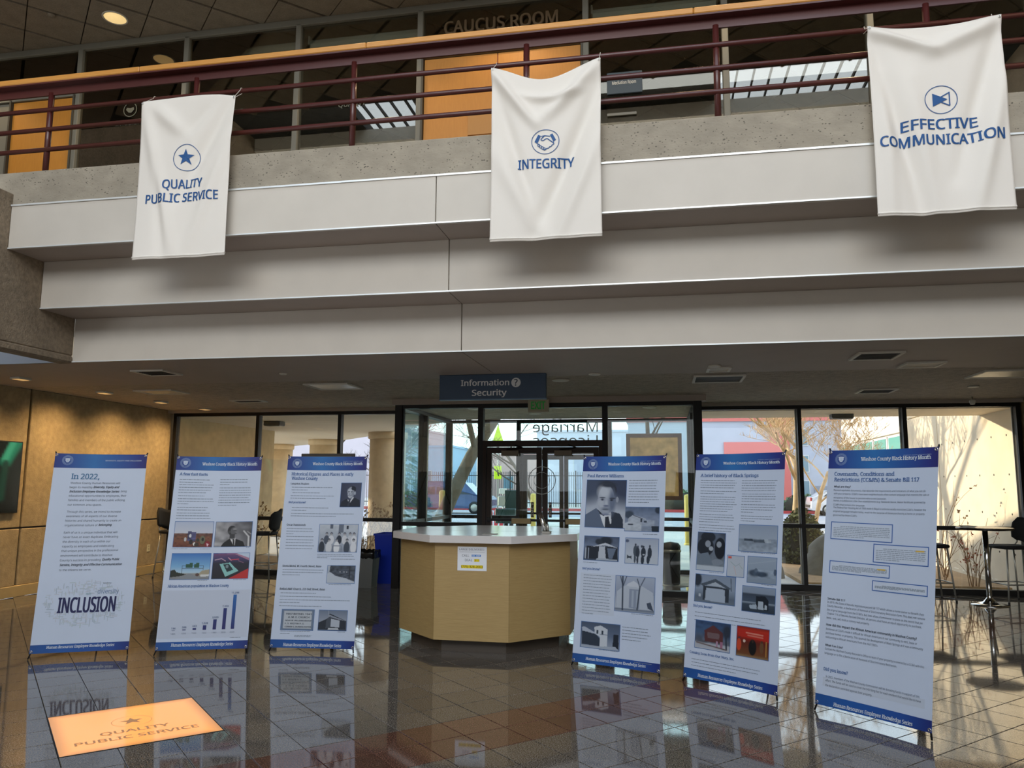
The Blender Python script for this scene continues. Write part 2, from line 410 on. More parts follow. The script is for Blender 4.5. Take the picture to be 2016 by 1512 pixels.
# ------------------------------------------------------------------ concrete beam at the left, stepped fascias, ceiling
MB().box(-6.42, -6.28, -2, 7.31, 2.92, 4.40, bev=.01).build('ceiling_beam_left', m_beam, kind='structure')
MB().box(-6.44, -6.275, -2, 7.315, 2.835, 2.925, bev=.02).build('trim_1', m_beam, kind='structure')
XL, XR, XJ = -6.275, 8.6, -1.905
tiers = ((6.34, 4.275, 3.83, 6.80), (6.80, 3.83, 3.33, 7.30), (7.30, 3.33, 2.85, 7.6))
for k, (Y, zt, zb, Yn) in enumerate(tiers):
    t = empty('trim_%d' % (k+2), (0, Y, zb), kind='structure')
    for (xa, xb) in ((XL, XJ-.004), (XJ+.004, XR)):
        MB().box(xa, xb, Y, Y+.04, zb, zt, bev=.003).build('fascia_panel', m_fascia, t)
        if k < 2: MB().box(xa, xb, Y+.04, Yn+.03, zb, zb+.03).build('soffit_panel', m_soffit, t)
    MB().box(XL, XR, Y-.008, Y+.002, zb-.002, zb+.010).build('edge_strip', m_edge, t)
    if k == 0: MB().box(XL, XR, Y-.012, Y+.002, zt-.012, zt+.004).build('edge_strip', m_edge, t)
    MB().box(XL+.01, XR, Y+.05, Y+.07, zb+.04, zt).build('backing', m_dark, t)
MB().box(-12, -6.45, 7.30, 7.34, 2.85, 3.9).build('trim_5', mat('fascia_painted_blue_light', 'A9B4C4', .5), kind='structure')  # the fascia carried on to the left, blue light put into its colour
MB().box(-12, -6.45, 7.34, 7.5, 3.7, 4.4).build('trim_6', m_beam, kind='structure')
cl = empty('ceiling', (0, 9, 2.85), kind='structure')
for (xa, xb) in ((-8.7, XJ-.004), (XJ+.004, 5.6)):
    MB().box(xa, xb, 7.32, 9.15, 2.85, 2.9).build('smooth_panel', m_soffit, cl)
MB().box(-8.7, 5.6, 9.15, 12.75, 2.853, 2.9).build('stippled_panel', m_stipple, cl)
MB().box(-8.7, -8.69, 4.3, 7.32, 2.853, 2.9).build('stippled_panel', m_stipple, cl)
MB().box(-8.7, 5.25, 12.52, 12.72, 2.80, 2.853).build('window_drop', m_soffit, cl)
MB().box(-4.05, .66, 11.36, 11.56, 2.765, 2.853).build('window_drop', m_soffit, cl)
# balcony slab and curb
MB().box(-12, 8.6, 6.38, 12.7, 4.30, 4.50).build('floor_balcony', mat('grey_carpet', '5A5750', .95), kind='structure')
MB().box(-12, 8.6, 6.355, 6.62, 4.27, 4.625, bev=.012).build('wall_curb', m_curb, kind='structure')

# ------------------------------------------------------------------ upper glazed wall, doors, ceiling
YG = 8.44; mx = [-10.5, -9.0, -7.46, -5.90, -4.35, -2.76, -.76, .80, 2.32, 3.90, 5.5, 7.0]
uw = empty('window_1', (0, YG, 4.5), kind='structure')
for x in mx: MB().box(x-.035, x+.035, YG-.05, YG+.07, 4.5, 7.27, bev=.006).build('mullion', m_grey, uw)
MB().box(-12, 8.6, YG-.05, YG+.07, 7.25, 7.335, bev=.006).build('head', m_grey, uw)
MB().box(-12, 8.6, YG-.05, YG+.07, 4.5, 4.6).build('sill', m_grey, uw)
for i in range(len(mx)-1):
    a, b = mx[i]+.035, mx[i+1]-.035; z0 = 4.6
    if i == 5: z0 = 6.70
    if i in (1,): z0 = 6.66
    MB().box(a, b, YG-.004, YG+.004, z0, 7.25).build('pane', m_glass_d, uw)
for (a, b, z) in ((-2.725, -.795, 6.63), (-8.965, -7.495, 6.60)):
    MB().box(a, b, YG-.06, YG+.08, z, z+.06, bev=.005).build('transom', m_grey, uw)
for n_, (a, b, split, z) in ((1, (-2.70, -.82, -1.80, 6.63)), (2, (-8.44, -7.51, None, 6.60))):
    d = empty('door_%d' % n_, ((a+b)/2, YG, 4.5), kind='structure')
    if split is not None:
        for (p, q) in ((a, split-.005), (split+.005, b)): MB().box(p, q, YG-.03, YG+.02, 4.52, z-.005, bev=.004).build('door_leaf', m_maple, d)
        MB().box(split-.006, split+.006, YG-.025, YG, 4.52, z-.01).build('gap', mat('red_edge', '6B1E16', .5), d)
        MB().box(-2.15, -1.74, YG-.045, YG-.03, 5.62, 5.92).build('plate', mat('oak_plate', 'B5803A', .5), d)
    else: MB().box(a, b, YG-.03, YG+.02, 4.52, z-.005, bev=.004).build('door_leaf', m_maple, d)
    for p in (a-.03, b+.005): MB().box(p, p+.025, YG-.07, YG+.05, 4.5, z+.02).build('jamb', mat('dark_jamb', '4A463C', .6), d)
d = empty('door_3', (-8.75, YG, 4.5), kind='structure')
MB().box(-8.95, -8.50, YG-.02, YG+.02, 4.52, 6.6).build('door_leaf', m_grey, d)
# roller blinds behind the glass
for i in (2, 3, 4, 6, 8):
    a, b = mx[i]+.07, mx[i+1]-.07
    t = empty('roller_blind', ((a+b)/2, YG+.16, 7.1), label='cream roller blind rolled up behind the upper glass, %s' % {2: 'leftmost, beside the orange door pane', 3: 'second from the left', 4: 'just left of the caucus room doors', 6: 'right of the caucus room doors', 8: 'at the far right of the balcony'}[i], cat='blind', group='roller blinds')
    MB().tube([(a, YG+.16, 7.13), (b, YG+.16, 7.13)], .028, 10).build('roller', m_white, t)
    MB().box(a, b, YG+.145, YG+.155, 7.06, 7.12).box(a, b, YG+.135, YG+.165, 7.045, 7.06).build('hem_bar', m_white, t)
    for s in (a-.02, b): MB().box(s, s+.02, YG+.12, YG+.2, 7.09, 7.2).build('bracket', m_white, t)
# dark rooms behind the glass
rm = empty('wall_rear', (0, 12.5, 4.5), kind='structure')
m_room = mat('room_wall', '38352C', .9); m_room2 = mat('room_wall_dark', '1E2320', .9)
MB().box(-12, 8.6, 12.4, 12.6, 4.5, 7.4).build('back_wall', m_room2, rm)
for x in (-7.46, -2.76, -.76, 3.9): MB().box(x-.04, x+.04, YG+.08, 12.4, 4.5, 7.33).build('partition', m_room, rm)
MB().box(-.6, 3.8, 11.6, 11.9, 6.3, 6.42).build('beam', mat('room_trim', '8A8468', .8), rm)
MB().box(-12.3, -12.0, 6.4, 14.2, 2.85, 7.7).build('wall_left', m_beam, kind='structure')
# mounted letters over the doors, room sign, painted reflections on the glass
def wall_text(s, x, y, z, wd, h, material, parent, name='letters', depth=.0, bold=True, flip=False, italic=0):
    p, f = text_pts(s, wd, h, bold, italic); mb = MB(); sg = -1 if flip else 1
    mb.add([(x+sg*a, y-q, z+b) for a, b, q in p], f)
    if depth:
        mb2 = MB()
        for dy in np.linspace(0, depth, 4): mb2.add([(x+sg*a, y+dy-q, z+b) for a, b, q in p], f)
        mb = mb2
    return mb.build(name, material, parent)
t = empty('room_name_letters', (-1.8, YG-.03, 6.93), label='bronze capital letters reading CAUCUS ROOM on the glass over the doors', cat='lettering')
wall_text('CAUCUS ROOM', -2.46, YG-.045, 6.925, 1.38, .155, mat('bronze_letters', '5A4628', .5), t, depth=.03)
t = empty('room_sign', (-.35, YG-.02, 5.6), label='small blue sign on the glass right of the caucus room doors', cat='sign')
MB().box(-.52, -.12, YG-.03, YG-.008, 5.98, 6.24, bev=.004).build('plate', mat('slate_sign', '39464F', .5), t)
wall_text('205', -.46, YG-.033, 6.16, .09, .04, m_white, t); wall_text('Mediation Room', -.46, YG-.033, 6.09, .27, .04, m_white, t)
MB().box(-.52, -.19, YG-.03, YG-.01, 5.72, 5.75).build('ledge', m_grey, t)
m_refl = mat('painted_reflection_grey', '5C5F56', .6)  # banner reflections in the glass, painted as flat grey letters and icons
def arc(x, z, r, y, mb, w=.012):
    n_ = 36; vs = []
    for k in range(n_): q_ = 2*PI*k/n_; vs += [(x+r*math.cos(q_), y, z+r*math.sin(q_)), (x+(r-w)*math.cos(q_), y, z+(r-w)*math.sin(q_))]
    mb.add(vs, [(2*k, 2*k+1, (2*k+3) % (2*n_), (2*k+2) % (2*n_)) for k in range(n_)])
for (s, x, z, wd, lab, ic) in (('INTEGRITY', -6.88, 6.15, .40, 'painted grey reflection of INTEGRITY lettering on the upper glass left of the first cloth banner', 1), ('EFFECTIVE', -5.50, 6.16, .42, 'painted grey reflection of EFFECTIVE lettering on the upper glass right of the first cloth banner', 1), ('QUALITY', -3.80, 6.13, .36, 'painted grey reflection of QUALITY lettering on the upper glass left of the caucus room doors', 0)):
    t = empty('painted_reflection', (x+.2, YG-.02, z), label=lab, cat='lettering', group='painted reflections on the upper glass')
    wall_text(s, x, YG-.012, z, wd, .068, m_refl, t)
    if ic: q0 = MB(); arc(x+wd/2, z+.21, .10, YG-.012, q0); q0.add([(x+wd/2+p_, YG-.0125, z+.21+r_) for p_, r_ in (((-.06, .0), (-.045, .03), (.0, .02), (.05, .03), (.06, .0), (.02, -.045), (-.02, -.04)) if s == 'INTEGRITY' else ((-.05, .04), (.0, .01), (.05, .04), (.05, -.04), (.0, -.01), (-.05, -.04)))], [tuple(range(7 if s == 'INTEGRITY' else 6))]); q0.build('icon', m_refl, t)
# upper ceiling of square tiles laid at 45 degrees, wide reveals one way
uc = empty('ceiling_upper', (-6, 8, 7.33), kind='structure')
ts = .625; ax, ay = -7.062, 7.981
MB().box(-12, 8.6, 6.2, 12.5, 7.365, 7.45).build('backing', mat('ceiling_backing', '2E2A22', .9), uc)
near = []; far = MB()
for i in range(-26, 34):
    for j in range(-26, 34):
        cx_, cy_ = ax+(i+j+1)*ts*q2, ay+(j-i)*ts*q2
        if -11.6 < cx_ < 8.3 and 6.35 < cy_ < 12.4:
            h1, h2 = ts/2-.02, ts/2-.006; vs = []
            for z in (7.36, 7.33):
                for (a, b) in ((-h1, -h2), (h1, -h2), (h1, h2), (-h1, h2)):   # a along (1,-1): reveals wide across it
                    vs.append((cx_+(b+a)*q2, cy_+(b-a)*q2, z))
            fs = [(4, 5, 6, 7), (0, 1, 5, 4), (1, 2, 6, 5), (2, 3, 7, 6), (3, 0, 4, 7)]
            if cy_ < 8.7 and cx_ < 3.5: MB().add(vs, fs).build('ceiling_tile', m_tile_c, uc)
            else: far.add(vs, fs)
far.build('far_ceiling_tiles', m_tile_c, uc, kind='stuff')
for (x, y, lab) in ((-6.61, 7.95, 'round recessed ceiling light glowing above the left of the balcony'),):
    t = empty('recessed_light', (x, y, 7.33), label=lab, cat='light')
    MB().lathe([(.15, .001), (.15, -.006), (.13, -.008), (.13, -.001)], 32, (x, y, 7.33)).build('trim_ring', m_white, t)
    MB().lathe([(.0001, -.0035), (.13, -.003)], 32, (x, y, 7.33)).build('lamp', mat('lamp_glow', 'FFE0A0', emit='FFDC98', estr=.8), t)
light('downlight', 'SPOT', (-6.61, 7.95, 7.30), 60, (1, .74, .42), target=(-6.61, 7.95, 0), spot_size=1.95, spot_blend=.4, shadow_soft_size=.14)
for x in (-9.0, -3.4, -1.6, .7, 2.6): light('balcony_lamp', 'SPOT', (x, 7.75, 7.28), 50, (1, .74, .42), target=(x, 8.0, 0), spot_size=1.95, spot_blend=.4, shadow_soft_size=.15)
MB().lathe([(.0001, -.02), (.04, -.02), (.05, 0)], 16, (-7.35, 7.75, 7.33)).build('smoke_detector', m_tile_c, label='small round smoke detector on the upper ceiling left of the light', cat='detector')

# ------------------------------------------------------------------ railing
rl = empty('railing', (0, 6.40, 4.62), label='long maroon pipe railing with an oak handrail along the balcony curb', cat='railing')
pX = [-9.25, -7.62, -6.0, -4.37, -2.745, -1.11, .535, 2.20, 3.85, 5.5]
for i, x in enumerate(pX): MB().tube([(x, 6.42, 4.60), (x, 6.42, 5.47)], .028, 12).build('post', m_maroon, rl)
for z in (5.283, 5.073, 4.86): MB().tube([(-11.9, 6.40, z), (8.5, 6.40, z)], .0235, 12).build('rail', m_maroon, rl)
MB().box(-11.9, 8.5, 6.41, 6.43, 5.445, 5.53).build('top_plate', m_maroon, rl)
MB().box(-11.9, 8.5, 6.33, 6.50, 5.53, 5.545).build('channel', m_maroon, rl)
hx = [-11.9, -7.4, -4.95, -2.6, .35, 3.9, 8.5]
for a, b in zip(hx[:-1], hx[1:]): MB().box(a+.0015, b-.0015, 6.325, 6.50, 5.546, 5.605, bev=.008).build('handrail', m_oak, rl)

# ------------------------------------------------------------------ ground floor window runs
def run(name, xs, Y, z0, z1, rails, gl, wm=.03, skip=(), mat_=m_bronze, axis='x', at=None):
    """frame of posts xs along x (or y) at Y; rails = heights of cross bars"""
    e = empty(name, ((xs[0]+xs[-1])/2, Y, 0) if axis == 'x' else (Y, (xs[0]+xs[-1])/2, 0), kind='structure')
    def bx(a, b, d0, d1, za, zb): return MB().box(a, b, Y+d0, Y+d1, za, zb) if axis == 'x' else MB().box(Y+d0, Y+d1, a, b, za, zb)
    for x in xs: bx(x-wm, x+wm, -.05, .07, z0, z1).build('mullion', mat_, e)
    for i in range(len(xs)-1):
        a, b = xs[i]+wm, xs[i+1]-wm
        if i in skip: continue
        bx(a, b, -.05, .07, z1-.055, z1).build('head', mat_, e); bx(a, b, -.05, .07, z0, z0+.08).build('sill', mat_, e)
        zz = [z0+.08]+[r_ for r_ in rails]+[z1-.055]
        for r_ in rails: bx(a, b, -.045, .06, r_-.03, r_+.03).build('rail', mat_, e)
        for k in range(len(zz)-1):
            bx(a, b, -.003, .003, zz[k]+(.03 if k else 0), zz[k+1]-(.03 if k < len(zz)-2 else 0)).build('pane', gl, e)
        bx(b-.018, b, .07, .085, z0+.08, z1-.055).build('stop', m_silver, e)
    return e
YW = 12.64
run('window_2', [-8.60, -6.98, -5.44, -3.98], YW, 0, 2.80, [.955], m_glass)
run('window_3', [.60, 2.125, 3.64, 5.20], YW, 0, 2.80, [.955], m_glass)
# vestibule box
YV, YO = 11.45, 14.3; XA, XB = -3.95, .53
run('window_4', [XA, -2.66], YV, 0, 2.765, [.96], m_glass, wm=.04)
run('window_5', [-.79, XB], YV, 0, 2.765, [.94], m_glass, wm=.04)
run('window_6', [YV, 12.72, YO], XA, 0, 2.765, [.96], m_glass_g, wm=.035, axis='y')
run('window_7', [YV, 12.72, YO], XB, 0, 2.765, [.96], m_glass_g, wm=.035, axis='y')
run('window_8', [XA, -2.60], YO, 0, 2.765, [.96], m_glass_g, wm=.035)
run('window_9', [-.90, XB], YO, 0, 2.765, [.96], m_glass_g, wm=.035)
MB().box(XA-.06, XA+.05, YV-.07, YV+.06, 0, 2.765).build('trim_7', m_bronze, kind='structure')
MB().box(XB-.05, XB+.06, YV-.07, YV+.06, 0, 2.765).build('trim_8', m_bronze, kind='structure')
vc = empty('ceiling_vestibule', (-1.7, 12.9, 2.78), kind='structure')
MB().box(XA, XB, YV+.05, YO, 2.775, 2.83).build('stippled_panel', m_stipple, vc)

def entrance(num, x0, x1, Y, front):
    e = empty('door_%d' % num, ((x0+x1)/2, Y, 0), kind='structure'); dm = m_bronze2 if front else m_bronze
    MB().box(x0, x1, Y-.05, Y+.07, 2.12, 2.21).build('header', dm, e)
    MB().box(x0, x1, Y-.05, Y+.07, 2.70, 2.765).build('head', m_bronze, e)
    MB().box(x0, x1, Y-.003, Y+.003, 2.21, 2.70).build('transom_pane', m_glass_g if not front else m_glass, e)
    for p in (x0, x1-.05): MB().box(p, p+.05, Y-.05, Y+.07, 0, 2.12).build('jamb', dm, e)
    xm = (x0+x1)/2
    for (a, b) in ((x0+.055, xm-.006), (xm+.006, x1-.055)):
        lf = MB().box(a, a+.075, Y-.03, Y+.03, .01, 2.11).box(b-.075, b, Y-.03, Y+.03, .01, 2.11).box(a+.075, b-.075, Y-.03, Y+.03, 2.02, 2.11).box(a+.075, b-.075, Y-.03, Y+.03, .01, .24).build('door_leaf', dm, e)
        MB().box(a+.075, b-.075, Y-.003, Y+.003, .24, 2.02).build('glass_panel', m_glass if front else m_glass_g, lf)
        MB().box(a+.02, b-.02, Y-.075, Y-.05, 1.02, 1.055).box(a+.02, a+.06, Y-.06, Y-.03, 1.0, 1.08).box(b-.06, b-.02, Y-.06, Y-.03, 1.0, 1.08).build('push_bar', m_bronze, lf)
        if front:
            c0 = (a+b)/2+(.0 if a < xm-.5 else -.05)
            MB().box(c0-.02, c0+.27, Y-.10, Y-.045, .985, 1.065, bev=.006).build('bar_housing', mat('brass_housing', '9A8660', .4, metal=.5), lf)
            MB().box(c0-.18, c0+.08, Y-.10, Y-.035, 1.98, 2.06, bev=.006).build('closer', mat('closer_grey', '7E7464', .5, metal=.4), lf)
            MB().tube([(c0-.1, Y-.07, 2.075), (c0+.15, Y-.07, 2.10), (c0+.02, Y-.05, 2.14)], .01, 6).build('closer_arm', m_black, lf)
    return e
entrance(4, -2.62, -.83, YV, True)
entrance(5, -2.565, -.935, YO, False)
# push stickers on the meeting stiles, seal on the door glass, mirrored lettering on the outer transom
for x, lab in ((-1.865, 'narrow black PUSH sticker on the left entrance door beside the meeting stile'), (-1.60, 'narrow black PUSH sticker on the right entrance door beside the meeting stile')):
    t = empty('push_sticker', (x, YV-.034, 1.2), label=lab, cat='sticker', group='push stickers')
    MB().box(x-.022, x+.022, YV-.036, YV-.0325, 1.08, 1.30).build('backing', m_black, t)
    for k, ch in enumerate('PUSH'): wall_text(ch, x-.014, YV-.038, 1.25-.05*k, .028, .034, m_white, t, 'letter')
t = empty('seal_decal', (-1.725, YV-.004, 1.62), label='round white county seal outline across both entrance doors', cat='decal')
for (ra, rb) in ((.195, .205), (.115, .121)):
    vs = []; n_ = 48
    for k in range(n_): a = 2*PI*k/n_; vs += [(-1.725+ra*math.cos(a), YV-.0345, 1.62+ra*math.sin(a)), (-1.725+rb*math.cos(a), YV-.0345, 1.62+rb*math.sin(a))]
    MB().add(vs, [(2*k, 2*k+1, (2*k+3) % (2*n_), (2*k+2) % (2*n_)) for k in range(n_)]).build('ring', mat('decal_white', 'C9CCC8', .5), t)
t = empty('transom_lettering', (-1.7, YO-.01, 2.4), label='dark green Marriage Licenses lettering on the outer transom, seen from behind', cat='lettering')
m_grl = mat('green_vinyl', '2F5A4C', .5)
wall_text('Marriage', -1.12, YO-.008, 2.53, 1.21, .185, m_grl, t, flip=True, bold=False)
wall_text('Licenses', -1.12, YO-.008, 2.28, 1.21, .185, m_grl, t, flip=True, bold=False)
# ------------------------------------------------------------------ standing X banners
m_print = print_mat('banner_print', tone=.77); m_cprint = print_mat('cloth_print'); m_vinyl = mat('banner_vinyl', 'B4C0D3', .5, noise=.015, nscale=5)  # dim blue light put into the white vinyl; banner inks darkened with it
NAVY, HEAD, BODY, BOLD, WHT = '2A2F66', '4A6FA8', '5E6874', '3C4552', 'DCE6F0'
LB, WB = 1.8, .8
class Banner:
    def __init__(s, x, y, th, a, z0, quad, label):
        s.a, s.z0 = a, z0
        s.e = empty('banner_stand', (x, y, 0), th, label, 'banner', 'banner stands in front of the desk')
        s.H = homog(quad, WB, LB); s.ink = MB(); s.rng = random.Random(len(label))
        s.sx = WB/((quad[1][0]-quad[0][0]+quad[2][0]-quad[3][0])/2); s.sy = LB/((quad[3][1]-quad[0][1]+quad[2][1]-quad[1][1])/2)
        nx, ny = 12, 20; vs = []; fs = []
        for side in (0, -.0012):
            for j in range(ny+1):
                for i in range(nx+1): vs.append(s.P(WB*i/nx, LB*j/ny, side))
        N = (nx+1)*(ny+1)
        for j in range(ny):
            for i in range(nx):
                k = j*(nx+1)+i; fs.append((k, k+nx+1, k+nx+2, k+1)); fs.append((N+k, N+k+1, N+k+nx+2, N+k+nx+1))
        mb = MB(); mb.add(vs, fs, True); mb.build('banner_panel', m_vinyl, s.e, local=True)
        # header and footer bands
        q = s.band(0, .137, (('gx', [(0, '23327C'), (.15, '2A4C96'), (.42, '2F74B8'), (.7, '2B569F'), (.9, '2B3684'), (1, '2E2A6A')]), ('n', .05, 6)), 'header_band')
        q = s.band(LB-.072, LB, (('gx', [(0, '1E4F92'), (.3, '1F5AA8'), (.75, '2450A0'), (1, '1E2A74')]),), 'footer_band')
        s.stand()
    def P(s, u, v, off=0):   # panel point: u right, v down, off toward the viewer
        h = LB-v; b = -.022*math.sin(PI*min(max(u/WB, 0), 1)); o = off+b
        return (u, math.sin(s.a)*h-math.cos(s.a)*o, s.z0+math.cos(s.a)*h+math.sin(s.a)*o)
    def grid(s, u0, v0, u1, v1, im, off, mb):
        ny, nx = im.shape[:2]; b = len(mb.v)
        for j in range(ny):
            for i in range(nx):
                mb.v.append(s.P(u0+(u1-u0)*i/(nx-1), v0+(v1-v0)*j/(ny-1), off)); mb.c.append(tuple(im[j, i]))
        for j in range(ny-1):
            for i in range(nx-1): k = b+j*nx+i; mb.f.append((k, k+nx, k+nx+1, k+1)); mb.sm.append(True)
    def band(s, v0, v1, ops, name):
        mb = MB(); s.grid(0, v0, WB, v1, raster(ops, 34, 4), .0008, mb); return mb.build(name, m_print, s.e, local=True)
    def photo(s, x0, y0, x1, y1, ops, res=46, seed=3, frame='4A74B0', fw=.004, name='photo_print'):
        res = int(res*1.7); u0, v0 = s.H(x0, y0); u1, v1 = s.H(x1, y1); r_ = s.H(x1, y0); l_ = s.H(x0, y1); u0 = (u0+l_[0])/2; u1 = (u1+r_[0])/2; v0 = (v0+r_[1])/2; v1 = (v1+l_[1])/2
        mb = MB()
        if frame: s.grid(u0-fw, v0-fw, u1+fw, v1+fw, np.ones((2, 16, 3))*np.array(lin(frame)), .0012, mb)
        ny = max(6, int(res*(v1-v0)/(u1-u0))); s.grid(u0, v0, u1, v1, raster(ops, res, ny, seed), .0018, mb)
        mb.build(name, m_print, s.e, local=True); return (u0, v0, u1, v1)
    def rect(s, x0, y0, x1, y1, col, off=.0006, n=20):
        u0, v0 = s.H(x0, y0); u1, v1 = s.H(x1, y1); m_ = MB(); s.grid(u0, v0, u1, v1, np.ones((2, n, 3))*np.array(lin(col)), off, m_); m_.build('tinted_box', m_print, s.e, local=True)
    def uvtext(s, u, v, w, h, txt, col, bold=False, italic=0, align='L', off=.0022, res=1, slab=False):
        p, f = text_pts(txt, w, h, bold, italic, align, res, slab); c = lin(col)
        b = len(s.ink.v); s.ink.v += [s.P(u+a, v-q, off+z) for a, q, z in p]; s.ink.c += [c]*len(p)
        s.ink.f += [tuple(i+b for i in g) for g in f]; s.ink.sm += [False]*len(f)
    def T(s, x0, y0, x1, y1, h, txt, col=BODY, bold=False, italic=0, res=1):
        u0, v0 = s.H(x0, y0); u1, v1 = s.H(x1, y1); s.uvtext(u0, (v0+v1)/2, u1-u0, h*s.sy, txt, col, bold, italic, res=res, slab=bold and italic <= .13 and h >= 12 and txt != 'INCLUSION')
    def dashes(s, u0, v, u1, h, col='7E8A99', off=.001):   # a line of print too small to read
        u = u0; c = lin(col)
        while u < u1-.004:
            w = min(s.rng.uniform(.008, .034), u1-u); s.ink.add([s.P(u, v, off), s.P(u+w, v, off), s.P(u+w, v-h, off), s.P(u, v-h, off)], [(0, 1, 2, 3)], False, c)
            u += w+.0035
    def para(s, x0, y0, x1, y1, n, last=.5, h=4.2, col='7E8A99'):   # n lines between first baseline y0 and last y1
        u0, v0 = s.H(x0, y0); ub, vb = s.H(x0, y1); u1 = s.H(x1, y0)[0]
        for k in range(n):
            v = v0+(vb-v0)*k/max(1, n-1); ue = u0+(u1-u0)*(last if k == n-1 and n > 1 else s.rng.uniform(.88, 1)); s.dashes(u0, v, ue, h*s.sy, col)
    def seal(s, x, y, R):
        u, v = s.H(x, y); R *= s.sx; c = lin('9DB6D8')
        for ra, rb in ((.96, 1.0), (.66, .69)):
            n = 36; vs = []
            for k in range(n): a = 2*PI*k/n; vs += [s.P(u+R*ra*math.cos(a), v+R*ra*math.sin(a), .0016), s.P(u+R*rb*math.cos(a), v+R*rb*math.sin(a), .0016)]
            s.ink.add(vs, [(2*k, 2*k+1, (2*k+3) % (2*n), (2*k+2) % (2*n)) for k in range(n)], False, c)
        for k in range(30):
            if 6 <= k <= 8: continue
            a = 2*PI*(k+.5)/30; da = .055
            s.ink.add([s.P(u+R*r*math.cos(a+t), v+R*r*math.sin(a+t), .0016) for r, t in ((.74, -da), (.88, -da), (.88, da), (.74, da))], [(0, 1, 2, 3)], False, c)
        for (dx, dy, sx, sy) in ((0, -.3, .5, .16), (-.22, -.02, .22, .28), (.22, -.02, .22, .28), (0, .32, .28, .14), (0, -.02, .12, .1)):
            n = 10; s.ink.add([s.P(u+R*(dx+sx*math.cos(2*PI*k/n)), v+R*(dy+sy*math.sin(2*PI*k/n)), .0017) for k in range(n)], [tuple(range(n))], False, lin('C4D2E6'))
        s.uvtext(u, v+R*.90, None, R*.14, '1861', '9DB6D8', align='C')
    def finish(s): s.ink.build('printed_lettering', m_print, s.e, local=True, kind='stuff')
    def stand(s):
        hub = Vector((WB/2, math.sin(s.a)*LB*.5+.13, s.z0+.86)); e = s.e
        MB().lathe([(.001, -.035), (.028, -.03), (.03, .03), (.001, .035)], 16, tuple(hub)).build('hub', m_black, e, local=True)
        for (u, v, ext) in ((0, 0, .035), (WB, 0, .035), (0, LB, .05), (WB, LB, .05)):
            c = Vector(s.P(u+(.012 if u == 0 else -.012), v+(.014 if v == 0 else -.014), -.01)); d = (c-hub).normalized()
            tip = c+d*ext
            if v == LB: tip = Vector((c.x+(-.022 if u == 0 else .006), c.y-.006, .004))
            mid = hub.lerp(c, .55)+Vector((0, .035, 0))
            MB().tube([hub, hub.lerp(mid, .5)+Vector((0, .012, 0)), mid, c, tip], [.009, .008, .007, .007, .0065], 8).build('arm', m_black, e, local=True)
            g = MB(); ctr = Vector(s.P(u+(.014 if u == 0 else -.014), v+(.016 if v == 0 else -.016), .002))
            ring = []; n = 14
            for k in range(n+1): a = 2*PI*k/n; ring.append(ctr+Vector((.0095*math.cos(a), 0, .0095*math.sin(a))))
            g.tube(ring, .0028, 6, caps=False)
            g.tube([ctr+Vector((0, -.004, .004)), ctr+Vector((0, -.012, -.004)), ctr+Vector((0, 0, -.012))], .0022, 6); g.build('grommet', m_chrome, e, local=True)
        MB().tube([hub, hub+Vector((0, .20, -.45)), Vector((WB/2, hub.y+.40, .006))], [.009, .007, .007], 8).build('rear_leg', m_black, e, local=True)

SKY = [(0, '9FB4D0'), (.5, 'C8D0DA')]
FOOT = 'Human Resources Employee Knowledge Series'; TTL = 'Washoe County Black History Month'; DEI = 'DIVERSITY, EQUITY AND INCLUSION'

# --- banner 1
B = Banner(-5.495, 6.161, .457, .167, .05, [(225, 78), (870, 95), (725, 1425), (62, 1440)], 'banner with the big word INCLUSION in a word cloud, leftmost of the six standing banners')
B.seal(309, 127, 38); B.T(572, 136, 826, 143, 9, DEI, WHT)
B.T(332, 262, 528, 262, 38, 'In 2022,', '4F7FA8', True, res=3)
for (x0, y0, x1, y1, t) in ((328, 296, 673, 299, 'Washoe County Human Resources will'), (322, 326, 480, 326, 'begin its monthly'), (668, 358, 718, 359, 's bring'),
    (316, 387, 718, 388, 'educational opportunities to employees, their'), (312, 418, 705, 418, 'families and members of the public utilizing'), (308, 449, 545, 449, 'our common area spaces.'),
    (304, 498, 678, 499, 'Through this series, we intend to increase'), (298, 529, 651, 529, 'awareness of all aspects of our diverse'), (293, 560, 680, 560, 'histories and shared humanity to create an'), (289, 591, 515, 591, 'organizational culture of'),
    (284, 642, 651, 641, 'Each of us is a unique individual that will'), (279, 673, 657, 672, 'never have an exact duplicate. Embracing'), (276, 704, 604, 704, 'the diversity in each of us within our'), (272, 736, 628, 735, 'capacity as employees and celebrating'),
    (267, 767, 656, 765, 'that unique perspective in the professional'), (262, 800, 617, 797, 'environment will contribute to Washoe'), (258, 831, 536, 829, "County's success in providing"), (252, 896, 471, 894, 'to the citizens we serve.')):
    B.T(x0, y0, x1, y1, 14, t)
for (x0, y0, x1, y1, t) in ((487, 327, 665, 328, 'Diversity, Equity and'), (320, 357, 664, 358, 'Inclusion Employee Knowledge Series'), (522, 591, 611, 591, 'belonging'), (545, 829, 665, 828, 'Quality Public'), (256, 864, 682, 860, 'Service, Integrity and Effective Communication')):
    B.T(x0, y0, x1, y1, 15, t, BOLD, True, .2)
